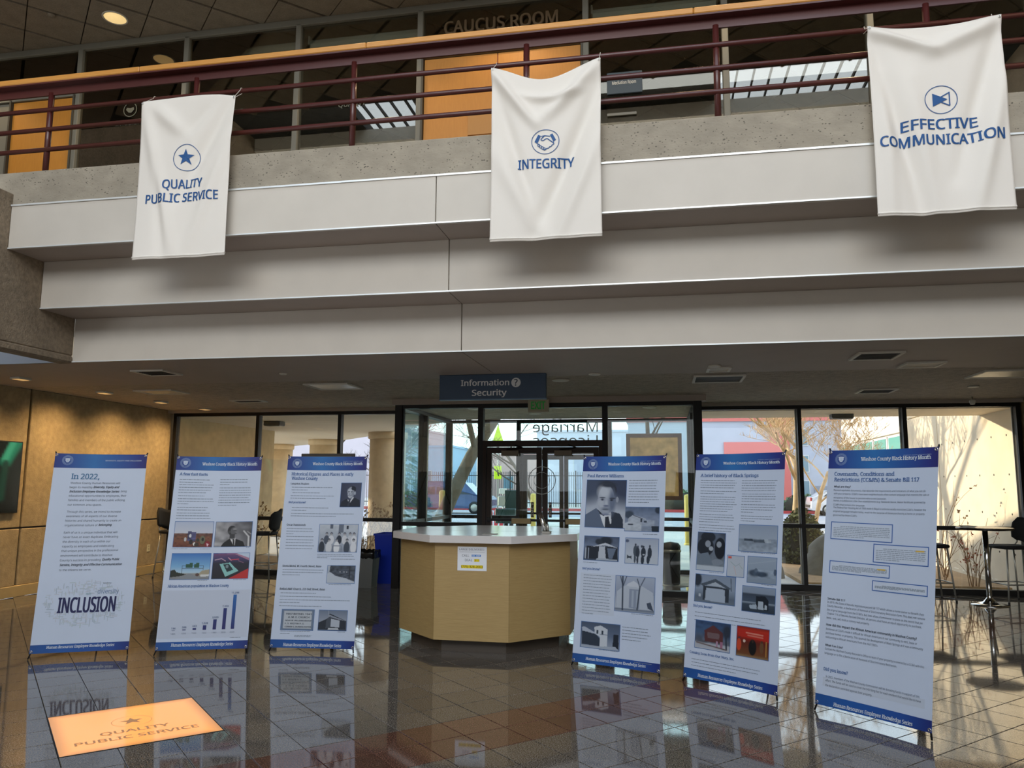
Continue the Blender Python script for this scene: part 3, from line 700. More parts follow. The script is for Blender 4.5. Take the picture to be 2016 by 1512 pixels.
# word cloud: pale words, most too small to read
rg = random.Random(5); cu, cv = B.H(430, 1112)
for k in range(420):
    a = rg.uniform(0, 2*PI); rr = math.sqrt(rg.uniform(.08, 1)); du, dv = rr*.335*math.cos(a), rr*.20*math.sin(a)
    if abs(du) < .262 and abs(dv) < .075: continue
    col = rg.choice(['B9C6D6', 'C4CDD9', 'B0BFD0', 'B9CAD2', 'C6CCDA']); wd = rg.uniform(.015, .05); hh = rg.uniform(.004, .009)
    if rg.random() < .45: wd, hh = hh, wd
    B.ink.add([B.P(cu+du+p*wd/2, cv+dv+q*hh/2, .0007+k*1e-6) for p, q in ((-1, 1), (1, 1), (1, -1), (-1, -1))], [(0, 1, 2, 3)], False, lin(col))
B.T(515, 1052, 660, 1050, 30, 'diversity', '6C86AC', res=2); B.T(435, 1058, 472, 1057, 15, 'equity', '86AFB8'); B.T(553, 985, 612, 984, 9, 'society', '6E7C92')
for k_ in range(3): B.T(239+k_*1.6, 1178, 630+k_*1.6, 1168, 98, 'INCLUSION', '2B2F60', True, .02, res=3)
B.T(172, 1412, 628, 1396, 17, FOOT, WHT, True, .12); B.finish()

# --- banner 2
B = Banner(-4.516, 6.524, .347, .201, .048, [(212, 62), (814, 75), (708, 1434), (56, 1444)], 'banner with four colour photos and a blue bar chart, second standing banner from the left')
B.seal(270, 109, 38); B.T(386, 126, 778, 134, 21, TTL, WHT, True, res=2); B.T(622, 108, 778, 112, 5, DEI, 'A8BCDC')
B.T(226, 199, 425, 200, 20, 'A few fast facts', HEAD, True, res=2)
for (y0, y1, n, x1, la) in ((230, 248, 2, 465, .7), (266, 322, 4, 472, .8), (345, 345, 1, 425, 1), (366, 402, 3, 468, .3), (428, 446, 2, 450, .85), (468, 506, 3, 448, 1)): B.para(228-(y0-230)*.09, y0, x1, y1, n, la)
for (y0, y1, n, x1, la) in ((232, 267, 3, 724, .35), (290, 414, 8, 745, .55)): B.para(514-(y0-230)*.08, y0, x1, y1, n, la)
B.photo(190, 529, 460, 708, [('g', [(0, 'B8C4DC'), (.45, 'CDD3DE'), (.47, '6A4A40'), (.62, '7C5038'), (1, '6A3626')]), ('r', .35, .38, .45, .75, '4A4A72'), ('r', .45, .42, .56, .78, '55557E'), ('n', .5, 18, (0, .45, 1, 1)), ('e', .3, .7, .03, .08, 'C8C8C8'), ('e', .42, .56, .03, .07, 'E0E0E0'), ('e', .62, .72, .04, .07, '3A3A30'), ('e', .74, .72, .07, .16, '6E7058'), ('e', .75, .7, .03, .07, '20201C'), ('p', [(.5, .86), (.55, .8), (.58, .88), (.53, .95)], 'F0F0E8'), ('e', .88, .88, .07, .12, '8A2030'), ('p', [(.85, .85), (.92, .88), (.88, .98)], 'F0D0D8'), ('e', .45, .8, .05, .1, '302828'), ('e', .6, .9, .06, .08, '403028')], 50)
B.photo(478, 533, 738, 708, [('gx', [(0, 'A8A8AA'), (.5, '88888C'), (1, '58585C')]), ('n', .45, 9), ('e', .45, .35, .115, .19, '2C2C2E'), ('e', .50, .38, .088, .155, '606063', .3), ('e', .53, .30, .05, .06, '8A8A8C', .8), ('e', .38, .42, .03, .06, '4A4A4C'), ('r', .40, .5, .54, .68, '3E3E40'), ('p', [(.18, 1), (.24, .85), (.4, .68), (.6, .70), (.78, .8), (.84, 1)], '1B1B1E'), ('p', [(.42, .68), (.5, .72), (.56, .66), (.57, .95), (.52, .95)], 'D8D8D8'), ('l', .515, .72, .535, .98, .022, '242426'), ('l', .78, .38, .92, .6, .02, 'C8C8C8'), ('l', .92, .6, .93, 1, .02, 'D0D0D0'), ('l', .88, .4, .98, .5, .015, '9A9A9A'), ('e', .53, .35, .04, .011, '2E2E30', .8), ('e', .57, .42, .022, .03, '7A7A7C', .8), ('e', .56, .48, .035, .012, '38383A', .8)], 50)
B.photo(168, 756, 440, 938, [('g', [(0, '3F79C4'), (.5, '7FB4DE'), (.74, 'B4D2E4'), (.78, '9A9A94'), (1, '7E848C')]), ('r', .29, .46, .84, .475, '4A545C'), ('r', .29, .57, .84, .585, '4A545C'), ('r', .28, .46, .295, .8, '48525A'), ('r', .82, .46, .835, .64, '48525A'), ('p', [(.38, .42), (.47, .42), (.47, .37), (.55, .37), (.55, .56), (.38, .56)], '2E5A46'), ('p', [(.59, .42), (.64, .42), (.64, .37), (.72, .37), (.72, .56), (.59, .56)], '2E5A46'), ('p', [(0, .66), (.1, .62), (.16, .72), (.4, .8), (.3, .86), (0, .92)], '2A3026'), ('p', [(.72, .78), (.8, .66), (1, .62), (1, .85), (.75, .88)], 'A8A088'), ('p', [(.76, .82), (1, .8), (1, .88), (.78, .9)], 'D8DCDC'), ('e', .69, .82, .05, .06, '5E4A42'), ('p', [(.46, .78), (.54, .78), (.8, 1), (.1, 1)], '8A9094')], 50)
B.photo(460, 757, 718, 936, [('g', [(0, '7A5078'), (.2, '4A4470'), (.4, '2A2A38'), (1, '202026')]), ('p', [(.0, 0), (.6, .04), (1, .3), (1, 0)], 'B08098'), ('p', [(.62, 0), (1, 0), (1, .2)], 'C4D4E8'), ('p', [(.45, 1), (1, .6), (1, 1)], 'C03030'), ('p', [(.19, .42), (.48, .37), (.72, .7), (.37, .92)], '8EC8C4'), ('p', [(.29, .44), (.44, .41), (.58, .65), (.41, .74)], '23383C'), ('e', .4, .52, .04, .07, '7C9498'), ('l', .06, .26, .2, .22, .014, 'C8A8B8'), ('l', .22, .2, .34, .3, .012, 'C8A8B8'), ('l', .42, .18, .5, .28, .012, 'D8A0B0'), ('l', .5, .26, .7, .24, .014, 'E05060'), ('l', .7, .3, .84, .38, .01, '90607C')], 50)
for (x0, y, x1) in ((172, 722, 290), (370, 724, 445), (698, 718, 728), (352, 948, 428), (606, 946, 708)): B.para(x0, y, x1, y, 1, 1, 3)
B.T(144, 997, 576, 993, 18, 'African American population in Washoe County', HEAD, True)
B.rect(112, 1018, 705, 1352, 'C6D0E2', .0005)
for x, yt, yb, n_, yr, w_ in ((182, 1302, 1304, '134', '1880', 22), (258, 1295, 1301, '588', '1930', 24), (331, 1286, 1299, '663', '1940', 24), (404, 1266, 1299, '1,028', '1960', 24), (478, 1225, 1297, '3,029', '1980', 24), (551, 1146, 1296, '7,359', '2000', 24), (622, 1051, 1294, '11,298', '2020', 24)):
    u0, v0 = B.H(x-w_/2, yt); ub, vb = B.H(x-w_/2-(yb-yt)*.085, yb); uw_ = w_*B.sx
    im = raster((('g', [(0, '2C6CB4' if yt < 1100 else '2A3878'), (1, '2A2A6A')]),), 3, 8); bb = MB(); B.grid(u0, v0, u0+uw_, vb, im, .0014, bb); bb.build('chart_bar', m_print, B.e, local=True)
    uc_ = u0+uw_/2; B.uvtext(uc_, v0-.010, None, .016, n_, '5A6E94', True, 0, 'C'); B.uvtext(uc_, vb+.034, None, .0135, yr, '7A859A', False, 0, 'C')
B.para(584, 1358, 668, 1358, 1, 1, 4)
B.T(166, 1418, 606, 1408, 20, FOOT, WHT, True, .12); B.finish()

# --- banner 3
B = Banner(-3.602, 6.916, .099, .147, .04, [(173, 70), (732, 70), (632, 1430), (44, 1424)], 'banner titled Historical Figures and Places, third standing banner, just left of the desk')
B.seal(234, 120, 33); B.T(340, 132, 698, 128, 19, TTL, WHT, True, res=2); B.T(558, 107, 700, 104, 5, DEI, 'A8BCDC')
B.T(194, 208, 631, 204, 22, 'Historical Figures and Places in early', HEAD, True, res=2); B.T(193, 238, 376, 236, 22, 'Washoe County', HEAD, True, res=2)
B.T(188, 271, 316, 270, 12, 'Langston Hughes', BODY, True); B.T(174, 405, 294, 404, 14, 'Did you know?', HEAD, True)
for (x0, y0, x1, y1, n, la) in ((196, 292, 515, 311, 2, .35), (200, 331, 419, 331, 1, 1), (188, 353, 514, 371, 2, .75), (196, 438, 460, 438, 1, 1), (194, 456, 298, 456, 1, 1), (190, 480, 668, 497, 2, .66), (160, 587, 358, 624, 3, .25), (158, 643, 350, 643, 1, 1), (156, 666, 350, 686, 2, .95), (152, 708, 352, 728, 2, .95), (132, 878, 422, 914, 3, .42), (118, 1042, 366, 1042, 1, 1), (114, 1066, 508, 1066, 1, 1), (112, 1090, 622, 1109, 2, .27), (108, 1133, 404, 1133, 1, 1), (372, 768, 642, 791, 3, .27), (470, 801, 644, 801, 1, 1), (452, 981, 630, 981, 1, 1), (116, 1310, 334, 1326, 2, .3), (212, 1340, 334, 1347, 2, .95), (516, 1312, 572, 1312, 1, 1)): B.para(x0, y0, x1, y1, n, la, 3.6)
B.T(160, 566, 292, 564, 14, 'Oscar Hammonds', BODY, True); B.T(130, 857, 400, 856, 13, 'Siesta Motel, W. Fourth Street, Reno', BODY, True, .1); B.T(112, 1018, 426, 1021, 14, 'Bethel AME Church, 220 Bell Street, Reno', BODY, True, .1)
SUIT = [('p', [(0, 1), (.08, .78), (.3, .66), (.5, .72), (.72, .62), (.95, .72), (1, 1)], '262C38')]
B.photo(540, 259, 684, 428, [('gx', [(0, '363E54'), (1, '4C5268')]), *SUIT, ('p', [(.36, .68), (.48, .76), (.62, .56), (.66, .62), (.48, .84), (.38, .76)], 'D4D8E0'), ('p', [(.42, .7), (.5, .76), (.46, .98), (.36, .98)], '353C4A'), ('e', .55, .27, .19, .14, '222834'), ('e', .50, .41, .165, .245, '8F97A5', .16), ('e', .45, .34, .11, .10, 'BAC2CE', .9), ('e', .44, .48, .08, .07, 'AEB6C4', .9), ('e', .62, .23, .11, .08, '222834', .3), ('e', .70, .43, .045, .075, 'A8B0BE'), ('e', .4, .36, .05, .014, '3A3E4A', .6), ('e', .54, .36, .05, .012, '4A4E5A', .8), ('e', .4, .395, .022, .013, '3A3E4A', .7), ('e', .54, .395, .022, .013, '3A3E4A', .7), ('e', .44, .47, .028, .035, '7E8694', .9), ('l', .37, .545, .45, .535, .008, '5E6472'), ('l', .45, .535, .54, .55, .008, '5E6472'), ('l', .38, .575, .46, .60, .012, 'DCE0E6'), ('l', .46, .60, .54, .57, .012, 'DCE0E6')], 44)
grp = [('g', [(0, 'C2CAD4'), (.5, 'A8B2C0'), (1, '8E98A8')]), ('n', .12, 10), ('r', .27, 0, .35, .16, '5C6676'), ('r', .5, 0, .62, .3, '6C7686'), ('r', .7, .05, .75, .17, '2E3644')]
for k, x in enumerate((.2, .32, .52, .66, .8, .9)): grp += [('e', x, .34, .035, .05, '485060'), ('e', x, .37, .028, .045, 'A8A8AC'), ('e', x, .56, .07, .16, ['4E5868', 'D6DAE0', '2E3644', 'D0D4DA', 'C4CAD4', 'DADEE4'][k])]
for k, x in enumerate((.09, .27, .47, .73, .9)): grp += [('e', x, .56, .035, .05, '3C4452'), ('e', x, .59, .026, .042, 'A0A0A4'), ('e', x, .84, .075, .22, ['343C48', 'D2D6DC', 'E2E6EA', '454E5C', 'DCE0E6'][k])]
grp += [('r', .37, .76, .6, .8, '8890A0'), ('r', .37, .78, .385, 1, '6A7484'), ('r', .585, .78, .6, 1, '6A7484')]
B.photo(384, 554, 660, 748, grp, 56)
B.photo(442, 846, 640, 968, [('g', [(0, 'B4BECB'), (.4, 'A8B2C0'), (1, 'AEB8C6')]), ('p', [(.1, .0), (1, 0), (1, .9), (.7, .72), (.3, .58), (.08, .35)], '4A525E'), ('n', .6, 14, (.1, 0, 1, .8)), ('p', [(.0, .45), (.14, .4), (.3, .58), (.7, .74), (1, .95), (1, 1), (0, 1)], 'BCC6D2'), ('r', .78, 0, .82, .7, '303640'), ('e', .46, .36, .012, .03, 'D8DCE2'), ('e', .6, .36, .012, .03, 'D8DCE2'), ('e', .7, .36, .012, .03, 'D8DCE2')], 46)
u0, v0, u1, v1 = B.photo(124, 1158, 346, 1300, [('g', [(0, '6E8098'), (1, '6E8098')]), ('r', .08, .1, .93, .9, 'BCC4CC')], 24)
for k, (t, w_) in enumerate((('1907 BETHEL 1941', .8), ('A. M. E. CHURCH', .66), ('NOAH W. WILLIAMS-BISHOP', .82), ('F. S. RIGTER-P. E.', .6), ('CORNER G. BURDEN-PASTOR', .82))):
    B.uvtext(u0+(u1-u0)*(.12 if k != 1 else .2), v0+(v1-v0)*(.26+.155*k), (u1-u0)*w_, .0165 if k < 2 else .0125, t, '3C4452', True, off=.0026)
B.photo(382, 1160, 582, 1300, [('g', [(0, '6E7C92'), (.5, '929CAC'), (.9, '5E6A7A'), (1, '3E4856')]), ('p', [(0, .62), (.3, .42), (.34, .2), (.4, .18), (.98, .52), (.98, .95), (0, .95)], '2C333E'), ('p', [(.25, .44), (.36, .22), (.96, .52), (.7, .46), (.4, .34)], '8C94A2'), ('p', [(.28, .42), (.42, .3), (.44, .85), (.26, .9)], '4A525E'), ('p', [(.44, .42), (.74, .5), (.74, .84), (.44, .82)], 'B4BCC8'), ('r', .33, .0, .345, .25, 'A8B0BC'), ('p', [(.36, .88), (.7, .88), (.74, .97), (.34, .97)], 'C4CAD2')], 46)
B.T(134, 1414, 541, 1416, 20, FOOT, WHT, True, .1); B.finish()

# --- banner 4
B = Banner(-.786, 6.966, -.36, .142, .033, [(125, 57), (650, 62), (607, 1431), (54, 1366)], 'banner with a large grey portrait of a man, standing just right of the desk')
B.seal(183, 107, 31); B.T(276, 117, 616, 119, 17, TTL, WHT, True, res=2); B.T(484, 97, 618, 98, 5, DEI, 'A8BCDC')
B.T(148, 192, 377, 192, 19, 'Paul Revere Williams', HEAD, True, res=2)
B.para(410, 216, 606, 356, 9, .7, 4); B.T(118, 780, 228, 786, 14, 'Did you know?', HEAD, True); B.rect(108, 800, 312, 1078, 'C8D3E4', .0004)
B.para(126, 816, 300, 1060, 14, .4, 3.6); B.para(366, 1146, 552, 1224, 5, .65, 4)
for (x0, y, x1) in ((498, 560, 600), (122, 735, 220), (424, 1062, 570), (218, 1290, 346), (440, 1366, 572)): B.para(x0, y, x1, y, 1, 1, 3)
B.photo(140, 211, 388, 514, [('g', [(0, '343E52'), (.25, '4E5A70'), (.55, 'A8B2C2'), (1, 'C4CAD4')]), ('e', .5, .12, .3, .12, '262E3C', .5), ('e', 1.0, .05, .5, .45, '38425A', .8), ('e', 0, .05, .35, .4, '424E66', .8), ('p', [(0, 1), (0, .74), (.26, .60), (.5, .75), (.66, .66), (.86, .70), (.94, .82), (.96, 1)], '2A3444'), ('p', [(0, 1), (0, .74), (.27, .60), (.42, .78), (.55, 1)], '5A6880'), ('p', [(.36, .72), (.46, .76), (.64, .66), (.66, .9), (.5, 1), (.44, .9)], 'D4DAE2'), ('p', [(.5, .78), (.58, .76), (.64, .96), (.62, 1), (.5, 1)], '262C3A'), ('e', .52, .22, .235, .19, '2A303E'), ('e', .5, .42, .205, .315, '98A2B2', .08), ('e', .44, .25, .14, .13, 'BCC4D0', .9), ('e', .38, .50, .09, .10, 'B0B8C6', .9), ('e', .66, .46, .08, .24, '66728A', .9), ('e', .78, .41, .035, .06, '98A0AE'), ('e', .54, .10, .19, .055, '2E3646', .7), ('e', .41, .375, .075, .014, '3E4656', .5), ('e', .66, .385, .075, .016, '3A4252', .5), ('e', .41, .415, .045, .020, '525C70', .8), ('e', .64, .42, .045, .020, '3E4656', .8), ('e', .41, .418, .016, .014, '20283A', .8), ('e', .64, .422, .016, .014, '1C2434', .8), ('e', .51, .50, .035, .08, 'B4BCC8', .9), ('e', .51, .545, .065, .022, '66708A', .8), ('e', .5, .595, .10, .014, '6E788A', .8), ('e', .5, .625, .095, .011, '465064', .7), ('e', .5, .655, .07, .012, 'A4ACBA', .8), ('e', .52, .725, .10, .02, '76809A', .9)], 64)
B.photo(384, 388, 603, 540, [('g', [(0, '5A6C8A'), (.5, '8290A8'), (1, '8A98AC')]), ('e', .12, .32, .14, .16, '3E4C5E', .5), ('e', .97, .12, .1, .14, '2C3848', .4), ('p', [(.1, .48), (.24, .32), (.62, .48), (.62, .72), (.1, .66)], 'AEB8C6'), ('l', .2, .32, .52, .48, .012, '384456'), ('p', [(.0, .68), (.16, .58), (.5, .72), (.5, .98), (0, .98)], 'B4BECA'), ('e', .17, .72, .09, .03, '2E3848'), ('p', [(.5, .5), (.86, .54), (.86, .8), (.5, .76)], '9CA8BA'), ('r', .46, .48, .5, .62, '303C4C'), ('r', .55, .56, .64, .63, '3E4A5A'), ('p', [(.78, .78), (1, .76), (1, 1), (.8, 1)], '263240'), ('n', .15, 14)], 48)
B.photo(128, 572, 344, 724, [('g', [(0, '52607A'), (.5, '6A7890'), (1, '3E4A5C')]), ('n', .35, 8), ('e', .62, .18, .18, .2, '222C3A', .4), ('e', .42, .22, .1, .12, '2C3644', .4), ('r', .08, .42, .96, .95, '202836'), ('p', [(.2, .45), (.36, .38), (.6, .26), (.7, .3), (.98, .46), (.6, .36)], 'C4CCD8'), ('p', [(.43, .42), (.6, .4), (.64, .92), (.42, .92)], 'B8C0CC'), ('p', [(.66, .46), (.92, .48), (.82, .9), (.72, .9)], '66748A'), ('r', .04, .5, .08, .95, 'A8B2C0'), ('r', .12, .5, .15, .95, '9AA6B6'), ('p', [(.38, .9), (.96, .92), (.96, .99), (.36, .98)], 'A4B0BE')], 48)
B.photo(386, 586, 598, 746, [('g', [(0, 'A2AEC2'), (.6, 'B8C2D0'), (1, 'BCC6D2')]), ('e', .05, .12, .06, .06, '52607A', .5), ('p', [(.06, .66), (.12, .72), (.2, .7), (.19, .86), (.17, .78), (.08, .8), (.07, .86)], '38424E'), ('e', .31, .26, .03, .05, '3E4858'), ('e', .31, .5, .065, .22, '46525F'), ('e', .3, .8, .03, .18, '46525F'), ('e', .38, .34, .03, .05, '4A5464'), ('e', .38, .56, .06, .2, '303A48'), ('e', .38, .84, .03, .16, '303A48'), ('e', .5, .32, .03, .05, '3A4452'), ('e', .55, .33, .03, .05, '3A4452'), ('e', .55, .55, .075, .19, '283240'), ('e', .53, .84, .05, .18, '2C3644'), ('e', .74, .3, .03, .05, '4A5260'), ('e', .74, .56, .065, .22, '2E3846'), ('e', .7, .82, .05, .16, '2E3846'), ('e', .56, .63, .035, .03, 'B4BCC8')], 48)
B.photo(322, 828, 574, 1052, [('g', [(0, 'A8B4C8'), (.5, '94A0B4'), (.9, 'AEB8C6'), (.92, '6A7688'), (1, '98A4B4')]), ('p', [(.2, .3), (.46, .14), (.72, .28), (.96, .42), (.98, .9), (.05, .9), (.04, .45)], 'B6C0CE'), ('p', [(.3, .22), (.46, .12), (.6, .22), (.6, .3), (.3, .28)], 'C6CEDA'), ('p', [(.36, .36), (.62, .36), (.62, .9), (.36, .88)], '8C98AC'), ('r', .42, .4, .47, .86, 'A4B0C0'), ('r', .54, .4, .58, .86, 'A4B0C0'), ('l', .18, .0, .2, .95, .017, '303C4E'), ('l', .12, .0, .19, .3, .01, '3C485A'), ('l', .28, .0, .2, .28, .01, '3C485A'), ('l', .62, .3, .57, .92, .015, '34404F'), ('l', .55, .06, .62, .3, .01, '3E4A5C'), ('l', .74, .02, .62, .3, .01, '3E4A5C'), ('p', [(.8, .72), (.9, .68), (.98, .92), (.84, .86)], '424E60')], 56)
B.photo(108, 1122, 350, 1284, [('g', [(0, '46546A'), (.5, '5E6E88'), (.85, '8A98AC'), (1, '6E7C90')]), ('p', [(.04, .3), (.36, .4), (.5, .62), (.5, .9), (.04, .88)], '2C3848'), ('p', [(.02, .22), (.1, .2), (.52, .5), (.5, .56), (.36, .44), (.04, .36)], 'AEB8C8'), ('p', [(.34, .18), (.5, .1), (.68, .22), (.68, .88), (.5, .9), (.5, .54), (.36, .4)], 'C6CED8'), ('r', .4, .28, .45, .42, '2E3A4A'), ('r', .53, .28, .58, .42, '2E3A4A'), ('l', .5, .44, .68, .44, .012, '5C6A7E'), ('p', [(.84, .4), (.96, .38), (.98, .94), (.82, .94)], '1C2634'), ('p', [(.5, .9), (.9, .86), (1, 1), (.02, 1), (.02, .9)], 'A2AEBE')], 50)
B.T(138, 1350, 516, 1402, 17, FOOT, WHT, True, .1); B.finish()

# --- banner 5
B = Banner(.148, 6.599, -.613, .153, .039, [(120, 73), (616, 57), (571, 1432), (45, 1326)], 'banner titled A brief history of Black Springs, second standing banner from the right')
B.seal(169, 119, 30); B.T(262, 128, 584, 120, 15, TTL, WHT, True, res=2); B.T(456, 103, 584, 98, 4, DEI, 'A8BCDC')
B.T(141, 199, 461, 197, 18, 'A brief history of Black Springs', HEAD, True, res=2)
for (x0, y0, x1, y1, n, la) in ((142, 220, 345, 260, 4, .9), (140, 280, 338, 293, 2, .65), (140, 312, 340, 391, 7, .75), (134, 410, 334, 452, 4, .55), (132, 470, 332, 500, 3, .9), (366, 219, 576, 275, 5, .95), (366, 294, 572, 335, 4, .55), (362, 354, 566, 396, 4, .35), (360, 418, 562, 446, 3, .4), (108, 962, 528, 1006, 3, .56), (90, 1226, 500, 1262, 3, .62)): B.para(x0, y0, x1, y1, n, la, 3)
for (x0, y, x1) in ((360, 621, 572), (184, 737, 266), (476, 806, 560), (210, 915, 326), (468, 968, 556), (228, 1184, 298), (434, 1222, 518)): B.para(x0, y, x1, y, 1, 1, 2.6)
B.T(100, 934, 202, 938, 13, 'Did you know?', HEAD, True); B.T(80, 1196, 322, 1230, 13, 'Coming Soon from Our Story, Inc.', HEAD, True)
B.photo(122, 514, 270, 728, [('g', [(0, '4A5668'), (.4, '6A7688'), (.86, '76828E'), (.88, 'B4C0CC'), (1, 'B4C0CC')]), ('n', .5, 7, (0, 0, 1, .86)), ('e', .38, .12, .26, .14, '222A36'), ('e', .3, .38, .3, .24, '1E2632'), ('e', .38, .3, .1, .09, '8E98A6'), ('e', .5, .42, .08, .06, 'A4AEBA'), ('e', .82, .4, .2, .28, '141C28'), ('e', .78, .3, .09, .08, '96A0AC'), ('p', [(0, .6), (.4, .52), (.6, .84), (0, .86)], '6C7A8A'), ('e', .75, .76, .2, .08, '7E8A98')], 44)
B.photo(350, 470, 570, 620, [('g', [(0, '92A2B8'), (.5, 'A0AEC0'), (.55, '7C8A9A'), (.72, '8E9CAC'), (1, '9AA8B8')]), ('p', [(.14, .52), (.36, .53), (.38, .6), (.14, .6)], '3A4654'), ('p', [(.38, .54), (.66, .53), (.68, .64), (.4, .64)], '54606E'), ('p', [(.66, .52), (.84, .54), (.84, .64), (.68, .64)], 'A6B2BE'), ('p', [(.86, .52), (.99, .54), (.99, .66), (.86, .66)], '8896A6'), ('n', .25, 16, (0, .5, 1, 1))], 46)
B.photo(284, 643, 378, 760, [('g', [(0, 'B4BECC'), (1, 'B8C2CE')]), ('r', .04, .05, .26, .14, 'D06058'), ('l', .2, .3, .5, .5, .012, '8FA8A8'), ('l', .5, .5, .75, .35, .012, '9AA8B0'), ('l', .4, .5, .55, .9, .012, 'C8A8A0'), ('l', .7, .4, .9, .6, .01, '98AC9C')], 26)
B.photo(398, 650, 566, 798, [('g', [(0, '98A8BC'), (.5, '92A2B4'), (1, '8696A8')]), ('l', 0, .3, 1, .1, .008, 'A8B6C6'), ('e', .24, .62, .18, .12, '46566A', .5), ('e', .5, .66, .2, .1, '3E4E62', .5), ('e', .3, .52, .06, .08, '5A6A7E'), ('e', .95, .55, .05, .12, '4A5A70'), ('n', .3, 12, (0, .5, 1, .8))], 40)
B.photo(110, 756, 328, 912, [('g', [(0, '8494AA'), (.5, '8A9AAE'), (.8, '5E6C7E'), (1, '6A7888')]), ('e', .06, .2, .1, .25, '2A3442', .4), ('p', [(.2, .4), (.2, .92), (.84, .92), (.84, .42)], '2E3844'), ('p', [(.12, .36), (.5, .12), (.9, .42), (.84, .46), (.5, .26), (.2, .42)], '4A5664'), ('p', [(.28, .38), (.5, .24), (.74, .4)], 'A8B4C2'), ('p', [(.28, .46), (.74, .48), (.76, .94), (.26, .92)], 'A4B2C4'), ('r', .1, .7, .16, .8, 'B8C4D0'), ('l', .88, .06, .9, .5, .008, '3C4856')], 46)
B.photo(368, 820, 558, 962, [('g', [(0, '8E9EB4'), (.25, '8696AA'), (.3, '3A4656'), (.6, '46566A'), (.62, '8E9EAE'), (.7, '3A4858'), (1, '2C3A4A')]), ('p', [(.42, .36), (.7, .34), (.8, .5), (.8, .9), (.42, .9)], '18222E'), ('p', [(.5, .55), (.64, .55), (.66, .88), (.48, .86)], 'A8B6C4'), ('p', [(.22, .74), (.44, .68), (.46, .88), (.24, .86)], 'A4B4C4'), ('p', [(.7, .66), (.76, .7), (.76, .86), (.68, .84)], 'B0BECA')], 42)
B.photo(110, 1018, 300, 1176, [('g', [(0, '30486E'), (.4, '3E5878'), (.75, '5E6470'), (.8, 'A8AEB8'), (1, 'B0B6C0')]), ('n', .35, 12, (0, 0, 1, .8)), ('p', [(.26, .34), (.5, .12), (.8, .36), (.8, .72), (.28, .72)], '5A3234'), ('p', [(.34, .38), (.7, .4), (.68, .6), (.36, .6)], '6E5A5E'), ('l', .86, .2, .9, .9, .02, '26303E'), ('e', .9, .3, .12, .25, '2A3444', .7), ('r', .6, .66, .66, .88, 'A888A0'), ('r', .72, .66, .8, .88, '9C6C84'), ('l', .06, .8, .9, .92, .02, '6A5A58')], 46)
B.photo(336, 1048, 522, 1218, [('g', [(0, '7E2018'), (.12, 'B8301E'), (.4, '8A2014'), (.5, '5E1E16'), (.9, '6E4428'), (1, '8E7858')]), ('p', [(.02, .1), (1, .16), (1, .42), (.05, .34)], 'B4281C'), ('l', .3, .2, .8, .22, .02, 'D88878'), ('l', .35, .28, .8, .3, .02, 'D07868'), ('e', .08, .42, .03, .05, '303848'), ('e', .08, .62, .07, .2, 'C8482C'), ('e', .5, .66, .12, .26, '0E0E12'), ('e', .5, .46, .03, .05, '3A2820'), ('e', .78, .62, .06, .2, '6A4A30'), ('e', .78, .44, .03, .04, '4A3424'), ('r', .9, .4, .94, .9, 'A8783C'), ('e', .24, .48, .04, .05, 'D8C0B0')], 46)
B.T(122, 1328, 484, 1398, 17, FOOT, WHT, True, .1); B.finish()

